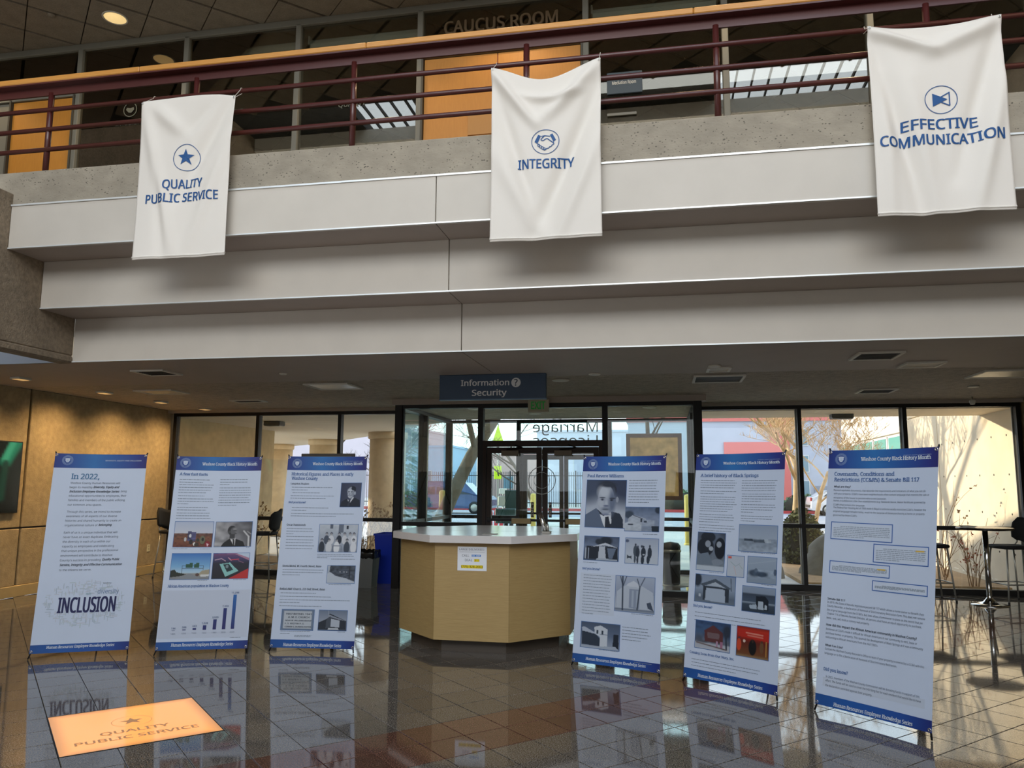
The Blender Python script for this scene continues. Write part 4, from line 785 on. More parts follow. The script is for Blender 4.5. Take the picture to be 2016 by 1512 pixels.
# --- banner 6
B = Banner(1.029, 5.956, -.76, .179, .048, [(100, 62), (634, 52), (592, 1432), (38, 1270)], 'banner about covenants and Senate Bill 117 with four blue outlined boxes, rightmost standing banner')
B.seal(155, 105, 30); B.T(247, 113, 596, 111, 19, TTL, WHT, True, res=3); B.T(455, 92, 597, 90, 5, DEI, 'A8BCDC')
B.T(124, 186, 410, 187, 19, 'Covenants, Conditions and', HEAD, True, res=3); B.T(123, 216, 535, 216, 19, "Restrictions (CC&R's) & Senate Bill 117", HEAD, True, res=3)
k6 = 683/280   # zoom factor of the layout sketch
rows = ((122, 244, 200, 243, 10, 'What are they?', 1), (121, 263, 567, 269, 9, 'Planned equitable documents, that describe the requirements and limitations of what you can do', 0), (121, 279, 586, 289, 9, "with your property. CC&R's have been neighborhoods often contain language that restricts the sale or", 0),
    (120, 298, 370, 303, 9, 'occupancy of the house to persons who is not Caucasian.', 0), (120, 314, 566, 325, 9, "Homes in subdivisions older than establishments (e.g. Newlands Manor, Manor North) are governed by", 0), (119, 331, 266, 335, 9, "CC&R's that contain this language.", 0),
    (119, 348, 568, 361, 9, "The Federal Fair Housing Act of 1968 made it illegal to enforce racially restrictive CC&R's, however the", 0), (118, 365, 562, 382, 9, 'original language remains today, much to the surprise of those purchasing a home or property', 0), (118, 380, 230, 386, 9, "governed by these CC&R's.", 0),
    (94, 783, 174, 792, 10, 'Senate Bill 117', 1), (93, 802, 557, 870, 10, 'In 2019, the State of Nevada legislature passed SB 117 which allows a home owner to file with their', 0), (92, 819, 561, 891, 10, 'County Recorder, a Declaration of Removal of Discriminatory Restriction form. This does not remove', 0),
    (91, 838, 551, 911, 10, "the original language from the CC&R's, but does allow a homeowner to place on the record that per", 0), (91, 856, 544, 929, 10, 'Chapter 116 of Nevada Revised Statutes, all persons shall have an equal opportunity to purchase,', 0), (90, 873, 287, 907, 10, 'lease, rent, sell, hold or convey real property.', 0),
    (88, 908, 520, 985, 11, 'How did this impact the African American community in Washoe County?', 1), (87, 929, 521, 1007, 10, "Existence of CC&R's made it difficult for African Americans in our community to rent, lease or", 0), (86, 948, 551, 1034, 10, 'purchase homes or property. This spurred the development of Black Springs as it was a community', 0), (85, 966, 328, 1010, 10, "welcoming to African Americans from the mid 1900's.", 0),
    (83, 1002, 164, 1016, 10, 'What Can I Do?', 1), (82, 1024, 556, 1118, 10, "Contact the Washoe County Recorder's Office to learn if your property is covered by a CC&R with this", 0), (81, 1043, 420, 1110, 10, 'language or to file a Declaration of Removal of Discriminatory Restriction.', 0))
for (x0, y0, x1, y1, h, t, bd) in rows: B.T(x0, y0, x1, y1, h, t, BOLD if bd else BODY, bool(bd))
B.T(77, 1119, 187, 1138, 15, 'Did you know?', HEAD, True, res=2)
u0, v0 = B.H(74, 1132); u1, v1 = B.H(557, 1325); mb_ = MB(); B.grid(u0, v0+.02, u1, v1-.01, np.ones((2, 24, 3))*np.array(lin('C6D1E2')), .0005, mb_); mb_.build('tinted_box', m_print, B.e, local=True)
for (x0, y0, x1, y1, t) in ((86, 1154, 532, 1258, 'In 2022, members of the Washoe County Commission will be donating funds in support of this'), (85, 1173, 539, 1280, 'effort. The funds will be used to cover the $43 filing fee for each resident that would like to have'), (84, 1192, 300, 1244, 'the declaration recorded against their property.')): B.T(x0, y0, x1, y1, 10, t)
for (x0, y0, x1, y1, n) in ((110, 407, 398, 518, 7), (307, 518, 580, 640, 7), (103, 594, 384, 690, 5), (301, 694, 575, 785, 4)):
    ua, va = B.H(x0, y0); ub, vb = B.H(x1, y1); ub = ub; fo = .0010 if x0 < 200 else .0014
    if x0 > 200: va -= .0
    mb_ = MB(); B.grid(ua, va, ub, vb, np.ones((2, 16, 3))*np.array(lin('3E68B0')), fo, mb_); B.grid(ua+.006, va+.006, ub-.006, vb-.006, np.ones((2, 16, 3))*np.array(lin('CCD8EA')), fo+.0003, mb_); mb_.build('outlined_box', m_print, B.e, local=True)
    for k in range(n):
        v = va+.035+(vb-va-.055)*k/(n-1); a = ua+(.07 if k == 0 else .02); b = ub-.02-(.18 if k == n-1 else .0)
        B.dashes(a, v, b, .0055, '9AA6B4', fo+.0005)
    if n != 4 and x0 != 110: B.ink.add([B.P(p, q, fo+.0007) for p, q in ((ub-.09, va+.038), (ub-.03, va+.038), (ub-.03, va+.028), (ub-.09, va+.028))], [(0, 1, 2, 3)], False, lin('D8B860'))
B.T(121, 1289, 496, 1390, 17, FOOT, WHT, True, .08, res=2); B.finish()

# ------------------------------------------------------------------ hanging cloth banners
m_cloth = mat('banner_cloth', 'E9E3DA', .75, bump=.03, bscale=300)
HX = '27568F'
def hanging(xc, w, zt, zb, top, folds, art, label, seed, ptopL, ptopR):
    e = empty('hanging_banner', (xc, 6.25, zb), 0, label, 'banner', 'white cloth banners tied to the balcony railing')
    H_ = zt-zb
    def P(u, v, off=0):      # u 0..1, v 0..1 down
        zt_ = top(u); z = H_*(1-v)+zt_*(1-v)**2*1.0
        y = 0
        for (ua, va, ub, vb, wd, amp) in folds:
            dx, dz = (ub-ua)*w, (vb-va)*H_; L = math.hypot(dx, dz); px, pz = (u-ua)*w, (v-va)*H_
            t = (px*dx+pz*dz)/L/L; d = (px*dz-pz*dx)/L; tt = min(max(t, 0), 1); dd = math.hypot(d, (t-tt)*L*.7)
            y += 1.15*amp*math.exp(-(dd/wd)**2)*(.35+.65*math.sin(PI*min(max(tt*.9+.05, 0), 1)))
        y += .012*math.sin(2*PI*(u*1.1+.1*seed))*(v) + .004*math.sin(9*u+seed+5*v)
        x = (u-.5)*w*(1-.012*math.sin(PI*v))
        return Vector((x, -y-off, z))
    nx, ny = 64, 100; mb = MB(); vs = [P(i/nx, j/ny) for j in range(ny+1) for i in range(nx+1)]
    mb.add(vs, [(j*(nx+1)+i, (j+1)*(nx+1)+i, (j+1)*(nx+1)+i+1, j*(nx+1)+i+1) for j in range(ny) for i in range(nx)], True)
    cl_ = mb.build('cloth', m_cloth, e, local=True); so = cl_.modifiers.new('thick', 'SOLIDIFY'); so.thickness = .002; so.offset = -1
    mb = MB(); hem = [P(i/30, .985, .0) for i in range(31)]
    mb.tube([p+Vector((0, .002, -.0)) for p in hem], .010, 8); mb.build('hem', m_cloth, e, local=True)
    ink = MB(); c = lin(HX)
    def put(pts, fs, off=.0045, col=None):
        ink.add([P(.5+q_[0]/w, q_[1]/H_, off+(q_[2] if len(q_) > 2 else 0)) for q_ in pts], fs, False, col or c)
    def txt(s, yb, wd, h):
        p, f = text_pts(s, wd, h, True, 0, 'C', 3)
        # split long faces so the print follows the folds
        import bmesh
        me = bpy.data.meshes.new('t'); me.from_pydata(p, [], f); bm = bmesh.new(); bm.from_mesh(me); bmesh.ops.triangulate(bm, faces=bm.faces)
        for _ in range(2):
            le = [q for q in bm.edges if q.calc_length() > .03]
            if le: bmesh.ops.subdivide_edges(bm, edges=le, cuts=1); bmesh.ops.triangulate(bm, faces=bm.faces)
        bm.verts.index_update(); put([(v_.co.x, yb-v_.co.y, v_.co.z) for v_ in bm.verts], [tuple(v_.index for v_ in f_.verts) for f_ in bm.faces]); bm.free(); bpy.data.meshes.remove(me)
    def ring(cx, cv, r, t=.006):
        n = 60; pts = []
        for k in range(n): a = 2*PI*k/n; pts += [(cx+(r-t)*math.cos(a), cv+(r-t)*math.sin(a)), (cx+r*math.cos(a), cv+r*math.sin(a))]
        put(pts, [(2*k, 2*k+1, (2*k+3) % (2*n), (2*k+2) % (2*n)) for k in range(n)])
    def line(pts, t=.008):
        for (xa, ya), (xb, yb) in zip(pts[:-1], pts[1:]):
            L = math.hypot(xb-xa, yb-ya) or 1e-6; nx_, ny_ = (yb-ya)/L*t/2, -(xb-xa)/L*t/2
            put([(xa+nx_, ya+ny_), (xb+nx_, yb+ny_), (xb-nx_, yb-ny_), (xa-nx_, ya-ny_)], [(0, 1, 2, 3)])
    art(put, txt, ring, line, H_)
    ink.build('printed_lettering', m_cprint, e, local=True)
    for u in (.015, .985):
        p = P(u, .012, .004); g = MB(); r_ = [p+Vector((.008*math.cos(2*PI*k/12), -.001, .008*math.sin(2*PI*k/12))) for k in range(13)]
        g.tube(r_, .003, 6, caps=False).build('grommet', m_chrome, e, local=True)
        zr = 5.283-zb
        MB().tube([p+Vector((0, -.002, 0)), Vector((p.x+.001, .121, zr-.005)), Vector((p.x+.003, .13, zr+.022)), Vector((p.x+.004, .15, zr+.028)), Vector((p.x+.003, .178, zr)), Vector((p.x, .15, zr-.028)), p+Vector((0, .008, 0))], .0028, 6).build('tie', m_white, e, local=True)
def art1(put, txt, ring, line, H_):
    cx, cv = .012, .605; ring(cx, cv, .128)
    pts = []
    for k in range(10): a = -PI/2+k*PI/5; r = .082 if k % 2 == 0 else .034; pts.append((cx+r*math.cos(a), cv+r*math.sin(a)))
    put(pts+[(cx, cv)], [(10, k, (k+1) % 10) for k in range(10)])
    txt('QUALITY', .90, .40, .085); txt('PUBLIC SERVICE', 1.035, .755, .085)
def art2(put, txt, ring, line, H_):
    cx, cv = 0.0, .665; ring(cx, cv, .122)
    put([(cx-.095, cv-.0), (cx-.062, cv-.072), (cx-.038, cv-.06), (cx-.07, cv+.018)], [(0, 1, 2, 3)]); put([(cx+.04, cv-.066), (cx+.062, cv-.076), (cx+.092, cv-.01), (cx+.07, cv+.006)], [(0, 1, 2, 3)])
    line([(cx-.036, cv-.055), (cx-.005, cv-.062), (cx+.02, cv-.056), (cx+.042, cv-.052)]); line([(cx-.005, cv-.062), (cx-.035, cv-.032), (cx-.038, cv-.018), (cx-.02, cv-.012), (cx+.004, cv-.03), (cx+.018, cv-.03), (cx+.072, cv+.018)])
    line([(cx+.07, cv+.006), (cx+.074, cv+.03), (cx+.058, cv+.036), (cx+.052, cv+.05), (cx+.036, cv+.052), (cx+.028, cv+.066), (cx+.012, cv+.066), (cx-.002, cv+.08), (cx-.02, cv+.07)])
    line([(cx-.068, cv+.016), (cx-.05, cv+.03)]); 
    for (a, b) in ((-.058, .034), (-.042, .048), (-.026, .060), (-.010, .070)):
        line([(cx+a-.010, cv+b+.004), (cx+a-.006, cv+b-.012), (cx+a+.006, cv+b-.012), (cx+a+.010, cv+b), (cx+a+.002, cv+b+.014), (cx+a-.010, cv+b+.004)], .006)
    txt('INTEGRITY', .92, .49, .088)
def art3(put, txt, ring, line, H_):
    cx, cv = .02, .655; ring(cx, cv, .122)
    put([(cx-.062, cv-.056), (cx+.048, cv+.0), (cx-.062, cv+.056)], [(0, 1, 2)])
    line([(cx+.062, cv-.056), (cx+.062, cv+.056), (cx-.04, cv+.0), (cx+.066, cv-.059)], .009)
    txt('EFFECTIVE', .905, .56, .085); txt('COMMUNICATION', 1.035, .90, .085)
hanging(-4.34, .955, 5.19, 3.615, lambda u: -.02-.06*0-.0*u+.028*math.sin(PI*u), [(.97, .02, .45, .62, .075, -.045), (.02, .02, .42, .95, .06, .032), (.97, .3, .55, 1, .07, .03), (.15, .05, .45, .22, .07, .035), (.75, .06, .48, .24, .06, -.02), (.2, .4, .3, 1, .05, -.02)], art1,
    'white cloth banner reading QUALITY PUBLIC SERVICE, hanging at the left of the railing', 1, 0, 0)
hanging(-.915, .955, 5.175, 3.60, lambda u: -.14*math.sin(PI*u)**1.7, [(.02, .03, .4, .30, .05, .05), (.98, .02, .5, .26, .06, .045), (.3, .13, .8, .15, .04, .035), (.98, .15, .42, .95, .07, -.05), (.02, .1, .4, .85, .06, -.035), (.98, .45, .6, 1, .06, .03), (.05, .5, .5, 1.0, .08, .03)], art2,
    'white cloth banner reading INTEGRITY with a sagging top edge, middle of the railing', 2, 0, 0)
hanging(2.19, .985, 5.235, 3.635, lambda u: -.05*math.sin(PI*u)-.015, [(.02, .02, .48, .13, .045, .055), (.98, .02, .48, .13, .07, .05), (.98, .04, .62, .8, .07, -.04), (.05, .1, .35, 1.0, .06, -.04), (.98, .35, .72, 1.0, .06, .035), (.3, .3, .45, 1, .07, .025), (.1, .25, .12, 1, .05, .02)], art3,
    'white cloth banner reading EFFECTIVE COMMUNICATION, rightmost on the railing', 3, 0, 0)
# ------------------------------------------------------------------ lit panel in the floor
def uvq(u, v, z): return (*uv2xy(u, v), z)
t = empty('floor_lightbox', (OX, OY, 0), label='glowing orange square panel set in the floor, with star and QUALITY PUBLIC SERVICE', cat='lightbox')
hb = .452
MB().add([uvq(-hb, -hb, .001), uvq(hb, -hb, .001), uvq(hb, hb, .001), uvq(-hb, hb, .001), uvq(-hb, -hb, -.005), uvq(hb, -hb, -.005), uvq(hb, hb, -.005), uvq(-hb, hb, -.005)], [(0, 1, 2, 3), (0, 4, 5, 1), (1, 5, 6, 2), (2, 6, 7, 3), (3, 7, 4, 0)]).build('glowing_panel', None, t)
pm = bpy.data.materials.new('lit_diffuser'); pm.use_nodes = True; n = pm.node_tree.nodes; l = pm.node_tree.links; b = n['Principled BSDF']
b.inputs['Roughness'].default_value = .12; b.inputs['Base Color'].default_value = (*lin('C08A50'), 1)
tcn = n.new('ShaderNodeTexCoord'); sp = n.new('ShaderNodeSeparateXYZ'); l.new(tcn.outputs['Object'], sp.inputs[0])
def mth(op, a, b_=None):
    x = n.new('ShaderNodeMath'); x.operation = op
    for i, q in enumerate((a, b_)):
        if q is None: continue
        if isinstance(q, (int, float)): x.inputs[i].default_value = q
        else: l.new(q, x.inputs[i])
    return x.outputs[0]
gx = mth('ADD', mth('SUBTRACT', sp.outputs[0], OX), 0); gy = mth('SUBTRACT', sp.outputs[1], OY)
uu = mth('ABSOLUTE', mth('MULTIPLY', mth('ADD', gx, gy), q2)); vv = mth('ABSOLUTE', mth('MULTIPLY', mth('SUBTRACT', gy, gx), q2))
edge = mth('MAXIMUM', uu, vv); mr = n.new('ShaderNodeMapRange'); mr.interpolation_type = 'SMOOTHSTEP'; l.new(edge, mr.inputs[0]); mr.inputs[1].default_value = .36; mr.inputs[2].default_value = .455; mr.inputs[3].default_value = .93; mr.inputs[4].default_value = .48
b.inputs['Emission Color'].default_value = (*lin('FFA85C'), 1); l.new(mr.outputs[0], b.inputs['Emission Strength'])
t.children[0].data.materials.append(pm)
fr = MB()
for (a, b_, c, d_) in ((-.456, .456, -.457, -.451), (-.456, .456, .451, .457), (-.457, -.451, -.451, .451), (.451, .457, -.451, .451)):
    fr.add([uvq(a, c, .002), uvq(b_, c, .002), uvq(b_, d_, .002), uvq(a, d_, .002), uvq(a, c, -.005), uvq(b_, c, -.005), uvq(b_, d_, -.005), uvq(a, d_, -.005)], [(0, 1, 2, 3), (0, 4, 5, 1), (1, 5, 6, 2), (2, 6, 7, 3), (3, 7, 4, 0)])
fr.build('frame', m_bronze, t)
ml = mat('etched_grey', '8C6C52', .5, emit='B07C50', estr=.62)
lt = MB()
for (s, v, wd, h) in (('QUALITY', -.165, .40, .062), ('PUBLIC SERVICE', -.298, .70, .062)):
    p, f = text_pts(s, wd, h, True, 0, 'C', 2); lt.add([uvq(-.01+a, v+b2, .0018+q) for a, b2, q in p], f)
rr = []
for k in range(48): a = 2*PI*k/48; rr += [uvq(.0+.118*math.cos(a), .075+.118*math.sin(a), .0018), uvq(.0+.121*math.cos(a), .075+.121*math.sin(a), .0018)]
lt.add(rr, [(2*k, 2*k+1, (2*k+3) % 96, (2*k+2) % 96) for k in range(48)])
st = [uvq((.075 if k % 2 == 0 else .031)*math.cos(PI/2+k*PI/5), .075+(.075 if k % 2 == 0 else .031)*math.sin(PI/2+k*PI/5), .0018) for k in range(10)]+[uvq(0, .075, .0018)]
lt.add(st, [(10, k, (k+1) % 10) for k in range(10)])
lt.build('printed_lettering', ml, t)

# ------------------------------------------------------------------ information desk
dx, dy, R8 = -1.75, 8.06, 1.018
def octo(inset):
    ap = .94-inset; R = ap/math.cos(PI/8); return [(dx+R*math.cos(PI/8+k*PI/4-PI/2-PI/4), dy+R*math.sin(PI/8+k*PI/4-PI/2-PI/4)) for k in range(8)]
t = empty('information_desk', (dx, dy, 0), label='octagonal pale wood information desk with a white counter top', cat='desk')
m_desk = mat('desk_veneer', 'B69C68', .5, wood=((1.2, 1.2, 26), '957A4C'))
m_ctop = mat('counter_laminate', 'CFCBC8', .16, spec=.6)
MB().prism(octo(.19), 0, .125).build('toe_kick', mat('toe_kick_grey', '4E463E', .5), t)
O = octo(.075); Oi = octo(.115)
for k in range(8):
    j = (k+1) % 8; g = .0012
    A_, B_ = Vector((*O[k], 0)), Vector((*O[j], 0)); d = (B_-A_).normalized(); A_ += d*g; B_ -= d*g; C_, D_ = Vector((*Oi[j], 0)), Vector((*Oi[k], 0))
    MB().prism([(A_.x, A_.y), (B_.x, B_.y), (C_.x, C_.y), (D_.x, D_.y)], .12, 1.012).build('side_panel', m_desk, t)
top = octo(0); tb = MB(); ti = octo(.006)
vs = [(x, y, 1.012) for x, y in top]+[(x, y, 1.076) for x, y in top]+[(x, y, 1.08) for x, y in ti]
tb.add(vs, [tuple(range(7, -1, -1)), tuple(range(16, 24))]+[(k, (k+1) % 8, 8+(k+1) % 8, 8+k) for k in range(8)]+[(8+k, 8+(k+1) % 8, 16+(k+1) % 8, 16+k) for k in range(8)])
tb.build('counter_top', m_ctop, t)
MB().box(dx-.93, dx+.93, dy-.16, dy-.157, 1.0802, 1.0806).build('seam', mat('seam_grey', '7E7A76', .5), t)
t = empty('paper_notice', (-1.745, 7.18, .87), label='white paper notice about large deliveries taped to the desk front', cat='notice')
fy = dy-.94+.075-.0015
MB().box(-1.885, -1.605, fy-.001, fy, .755, .975).build('sheet', mat('paper', 'DCE0E6', .7), t)
nb = MB()
def nt_(s, x, z, wd, h, col, bold=False): p, f = text_pts(s, wd, h, bold); nb.add([(x+a, fy-.0022-q, z+b2) for a, b2, q in p], f, False, lin(col))
for (x0, x1, z0, z1, c) in ((-1.725, -1.675, .838, .862, 'E8D020'), (-1.85, -1.64, .777, .806, 'E8D020'), (-1.75, -1.662, .884, .902, '2E74C0'), (-1.868, -1.624, .925, .9265, '556')):
    if len(c) == 3: c = '505868'
    nb.add([(x0, fy-.0015, z0), (x1, fy-.0015, z0), (x1, fy-.0015, z1), (x0, fy-.0015, z1)], [(0, 1, 2, 3)], False, lin(c))
nt_('LARGE DELIVERIES:', -1.868, .942, .24, .017, '4A5060'); nt_('CALL', -1.842, .883, .07, .02, '3A4050'); nt_('DIAL', -1.812, .842, .07, .02, '3A4050'); nt_('311', -1.722, .842, .045, .018, '8A7A10', True); nt_('(775) 328-2003', -1.848, .782, .206, .02, '6A6418', True)
nt_('EOC', -1.745, .887, .03, .012, 'DDE8F4', True); nt_('NOW', -1.705, .887, .035, .012, 'DDE8F4', True)
nb.build('printed_lettering', m_cprint, t)
t = empty('tilted_tube', (-1.13, 7.72, 1.08), label='chrome tube leaning in a small clear stand on the desk counter', cat='holder')
MB().tube([(-1.13, 7.72, 1.10), (-1.19, 7.76, 1.27)], .021, 16).build('tube', m_chrome, t)
MB().box(-1.165, -1.075, 7.68, 7.76, 1.0805, 1.10, bev=.004).build('base', m_silver, t)
MB().tube([(-1.105, 7.73, 1.10), (-1.115, 7.735, 1.17)], .012, 12).build('side_peg', m_silver, t)
t = empty('small_plaque', (-1.62, 7.5, 1.08), label='small dark flat plate lying on the front of the counter', cat='plate')
MB().box(-1.69, -1.55, 7.36, 7.44, 1.0807, 1.086, bev=.001).build('plate', m_silver, t)

# ------------------------------------------------------------------ hanging signs
t = empty('overhead_sign', (-1.93, 8.86, 2.55), label='dark blue overhead sign reading Information and Security under the ceiling', cat='sign')
MB().box(-2.575, -1.29, 8.86, 8.92, 2.55, 2.848, bev=.004).build('sign_panel', mat('slate_blue', '384C63', .5, noise=.05, nscale=4), t)
MB().box(-2.578, -1.287, 8.855, 8.925, 2.543, 2.556).build('bottom_edge', mat('slate_edge', '55708C', .4), t)
m_lt = mat('sign_letters', 'DADCDC', .5)
wall_text('Information', -2.31, 8.856, 2.712, .585, .068, m_lt, t, 'lettering'); wall_text('Security', -2.175, 8.856, 2.594, .42, .068, m_lt, t, 'lettering')
q_ = MB(); cx_, cz_ = -1.645, 2.742
q_.add([(cx_+.056*math.cos(2*PI*k/28), 8.857, cz_+.056*math.sin(2*PI*k/28)) for k in range(28)], [tuple(range(28))]); q_.build('disc', m_lt, t)
wall_text('?', cx_-.022, 8.8545, cz_-.036, .042, .074, mat('slate_dark', '24344A', .5), t, 'question_mark')
t = empty('exit_sign', (-1.75, 11.3, 2.62), label='grey exit sign with green letters above the entrance doors', cat='sign')
MB().box(-1.915, -1.60, 11.28, 11.33, 2.62, 2.81, bev=.006).build('housing', mat('exit_face', 'BDB69E', .5), t)
MB().box(-1.80, -1.71, 11.285, 11.325, 2.81, 2.86).build('bracket', m_grey, t)
wall_text('EXIT', -1.865, 11.276, 2.665, .215, .11, mat('exit_green', '0A8C34', .5, emit='0CA03C', estr=.10), t, 'lettering')

# ------------------------------------------------------------------ ceiling fittings (z = 2.85)
def ceil_square(cx, cy, w, d, kind, label, z=2.85):
    t = empty('ceiling_vent' if kind == 'vent' else 'ceiling_light' if kind == 'light' else 'access_panel', (cx, cy, z), label=label, cat={'vent': 'vent', 'light': 'light'}.get(kind, 'panel'))
    f = .03; mb = MB()
    for (a, b, c, e) in ((cx-w/2, cx+w/2, cy-d/2, cy-d/2+f), (cx-w/2, cx+w/2, cy+d/2-f, cy+d/2), (cx-w/2, cx-w/2+f, cy-d/2+f, cy+d/2-f), (cx+w/2-f, cx+w/2, cy-d/2+f, cy+d/2-f)): mb.box(a, b, c, e, z-.018, z+.001)
    mb.build('frame', m_white, t)
    if kind == 'vent':
        MB().box(cx-w/2+f, cx+w/2-f, cy-d/2+f, cy+d/2-f, z-.003, z-.001).build('opening', m_black, t)
        n_ = 8
        for k in range(n_): y = cy-d/2+f+(d-2*f)*(k+.5)/n_; MB().box(cx-w/2+f, cx+w/2-f, y-.012, y+.006, z-.012, z-.008).build('slat', m_dark, t)
    else: MB().box(cx-w/2+f, cx+w/2-f, cy-d/2+f, cy+d/2-f, z-.010, z-.002).build('cover', mat('cream_lens', 'B4AE9E', .35) if kind == 'light' else mat('pale_panel', 'C6BCAA', .6), t)
for a in ((-5.83, 8.13, .42, .40, 'vent', 'square dark vent in the ceiling at the left, below the fascia'),
          (2.13, 8.16, .43, .46, 'vent', 'square vent with a bright white frame near the right end of the ceiling'),
          (.71, 9.65, .60, .60, 'vent', 'large dark square vent in the ceiling right of the overhead sign'),
          (2.75, 8.83, .40, .36, 'panel', 'plain cream square panel on the ceiling beside the white framed vent'),
          (.66, 8.86, .26, .30, 'panel', 'small cream square panel on the ceiling in front of the large dark vent'),
          (-4.27, 9.65, .62, .56, 'light', 'flat square ceiling light left of the overhead sign'),
          (3.9, 9.7, .64, .62, 'light', 'flat square ceiling light at the right edge'),
          (2.9, 11.2, .46, .46, 'vent', 'square ceiling vent close to the right windows'),
          (-6.38, 11.2, .5, .3, 'vent', 'thin square ceiling vent close to the left windows'),
          (-7.0, 9.9, .6, .45, 'light', 'flat dim ceiling light near the left wall')): ceil_square(*a)
def ceil_disc(cx, cy, r, label, z=2.85, name='ceiling_disc', cat='fixture', group=None):
    t = empty(name, (cx, cy, z), label=label, cat=cat, group=group)
    MB().lathe([(r, .001), (r, -.010), (r*.86, -.016)], 24, (cx, cy, z)).build('ring', m_white, t)
    MB().lathe([(.0001, -.014), (r*.86, -.015)], 24, (cx, cy, z)).build('cover', mat('cream_lens', 'B4AE9E', .35), t)
for a in ((-4.38, 8.44, .045, 'tiny white disc on the ceiling above the third standing banner'), (-.74, 9.04, .07, 'small white disc on the ceiling right of the overhead sign'), (-1.2, 9.5, .11, 'round glassy ceiling light just behind the overhead sign'), (.6, 8.60, .07, 'small white disc beside the small cream ceiling panel'), (4.0, 10.9, .07, 'small white disc on the ceiling near the right wall')): ceil_disc(*a)
for (x, y, lab) in ((-7.85, 8.3, 'wall washer lamp nearest the viewer over the left wall'), (-7.85, 9.8, 'second wall washer lamp over the left wall'), (-7.85, 11.1, 'third wall washer lamp over the left wall'), (-7.8, 12.25, 'wall washer lamp in the far left ceiling corner')):
    t = empty('wall_washer', (x, y, 2.85), label=lab, cat='light', group='wall washers')
    MB().box(x-.07, x+.07, y-.10, y+.10, 2.825, 2.852, bev=.004).build('housing', m_white, t)
    MB().box(x-.05, x+.05, y-.08, y+.08, 2.821, 2.8245).build('lens', mat('washer_glow', 'E8C890', emit='FFC880', estr=.5), t)
    light('washer', 'SPOT', (x, y, 2.80), 125, (1, .68, .34), target=(x-.9, y, 1.3), spot_size=2.0, spot_blend=1.0, shadow_soft_size=.08)
for (x, y, lab) in ((4.45, 12.2, 'clear glass track spot in the far right ceiling corner'),):
    t = empty('track_spot', (x, y, 2.8), label=lab, cat='light')
    MB().tube([(x, y, 2.85), (x, y, 2.80)], .012, 8).build('stem', m_silver, t); MB().lathe([(.03, -.05), (.045, 0), (.03, .02)], 14, (x, y, 2.79)).build('head', m_white, t)
for (x, y, lab) in ((-2.95, 12.2, 'round downlight in the vestibule ceiling, left'), (-1.55, 12.1, 'round downlight in the vestibule ceiling, behind the exit sign'), (-.15, 12.3, 'round downlight in the vestibule ceiling, right'), (-2.1, 13.1, 'small round downlight at the back of the vestibule ceiling')): ceil_disc(x, y, .11, lab, 2.775, 'vestibule_downlight', 'light', 'vestibule downlights')
ceil_square(-1.4, 11.85, .26, .26, 'light', 'small square light in the vestibule ceiling right of the exit sign', 2.775)

# ------------------------------------------------------------------ things on the left wall
t = empty('wall_screen', (-8.7, 8.45, 1.62), label='black flat screen with a green glow on the left wall', cat='screen')
MB().box(-8.70, -8.645, 7.60, 9.285, 1.135, 2.105, bev=.008).build('bezel', m_black, t)
mb = MB(); im = raster([('g', [(0, '04140E'), (1, '020604')]), ('p', [(0, 0), (.97, 0), (.9, .25), (.8, .8), (.74, 1), (.5, 1), (.6, .4)], '03100B'), ('l', .96, -.02, .84, .30, .045, '12805A'), ('l', .90, .02, .83, .26, .03, '3FA878'), ('l', .84, .30, .82, .8, .03, '083A28'), ('l', .5, .2, .3, .9, .1, '0E4030')], 60, 34)
ny, nx = im.shape[:2]
for j in range(ny):
    for i in range(nx): mb.v.append((-8.6435, 7.62+1.645*i/(nx-1), 2.09-.94*j/(ny-1))); mb.c.append(tuple(im[j, i]))
for j in range(ny-1):
    for i in range(nx-1): k = j*nx+i; mb.f.append((k, k+nx, k+nx+1, k+1)); mb.sm.append(False)
sm_ = bpy.data.materials.new('lit_screen'); sm_.use_nodes = True; n = sm_.node_tree.nodes; a = n.new('ShaderNodeAttribute'); a.attribute_name = 'ink'
sm_.node_tree.links.new(a.outputs['Color'], n['Principled BSDF'].inputs['Emission Color']); n['Principled BSDF'].inputs['Emission Strength'].default_value = .7; n['Principled BSDF'].inputs['Base Color'].default_value = (.01, .01, .01, 1); n['Principled BSDF'].inputs['Roughness'].default_value = .2
mb.build('display', sm_, t)
t = empty('wall_outlet', (-8.7, 12.2, .44), label='small cream wall outlet low on the left wall between two standing banners', cat='outlet')
MB().box(-8.70, -8.692, 12.165, 12.245, .38, .50, bev=.002).build('cover_plate', mat('cream_plastic', 'D8CFA8', .4), t)
for z in (.41, .455): MB().box(-8.692, -8.688, 12.19, 12.22, z, z+.028).build('socket', mat('socket_ivory', 'B8AE88', .4), t)

# ------------------------------------------------------------------ dark board behind the third banner
t = empty('poster_stand', (-3.68, 8.25, 0), label='dark framed poster board on a stand, its top edge showing above a standing banner', cat='poster stand')
MB().box(-4.0, -3.36, 8.22, 8.25, .95, 1.89, bev=.005).build('frame', mat('dark_frame', '3A342E', .5), t)
MB().box(-3.97, -3.39, 8.212, 8.22, .98, 1.86).build('poster', mat('poster_grey', '5A5A58', .4), t)
MB().tube([(-3.68, 8.26, .02), (-3.68, 8.26, 1.1)], .018, 12).build('pole', m_silver, t)
MB().lathe([(.17, 0), (.17, .012), (.03, .03)], 24, (-3.68, 8.26, 0)).build('foot', m_silver, t)

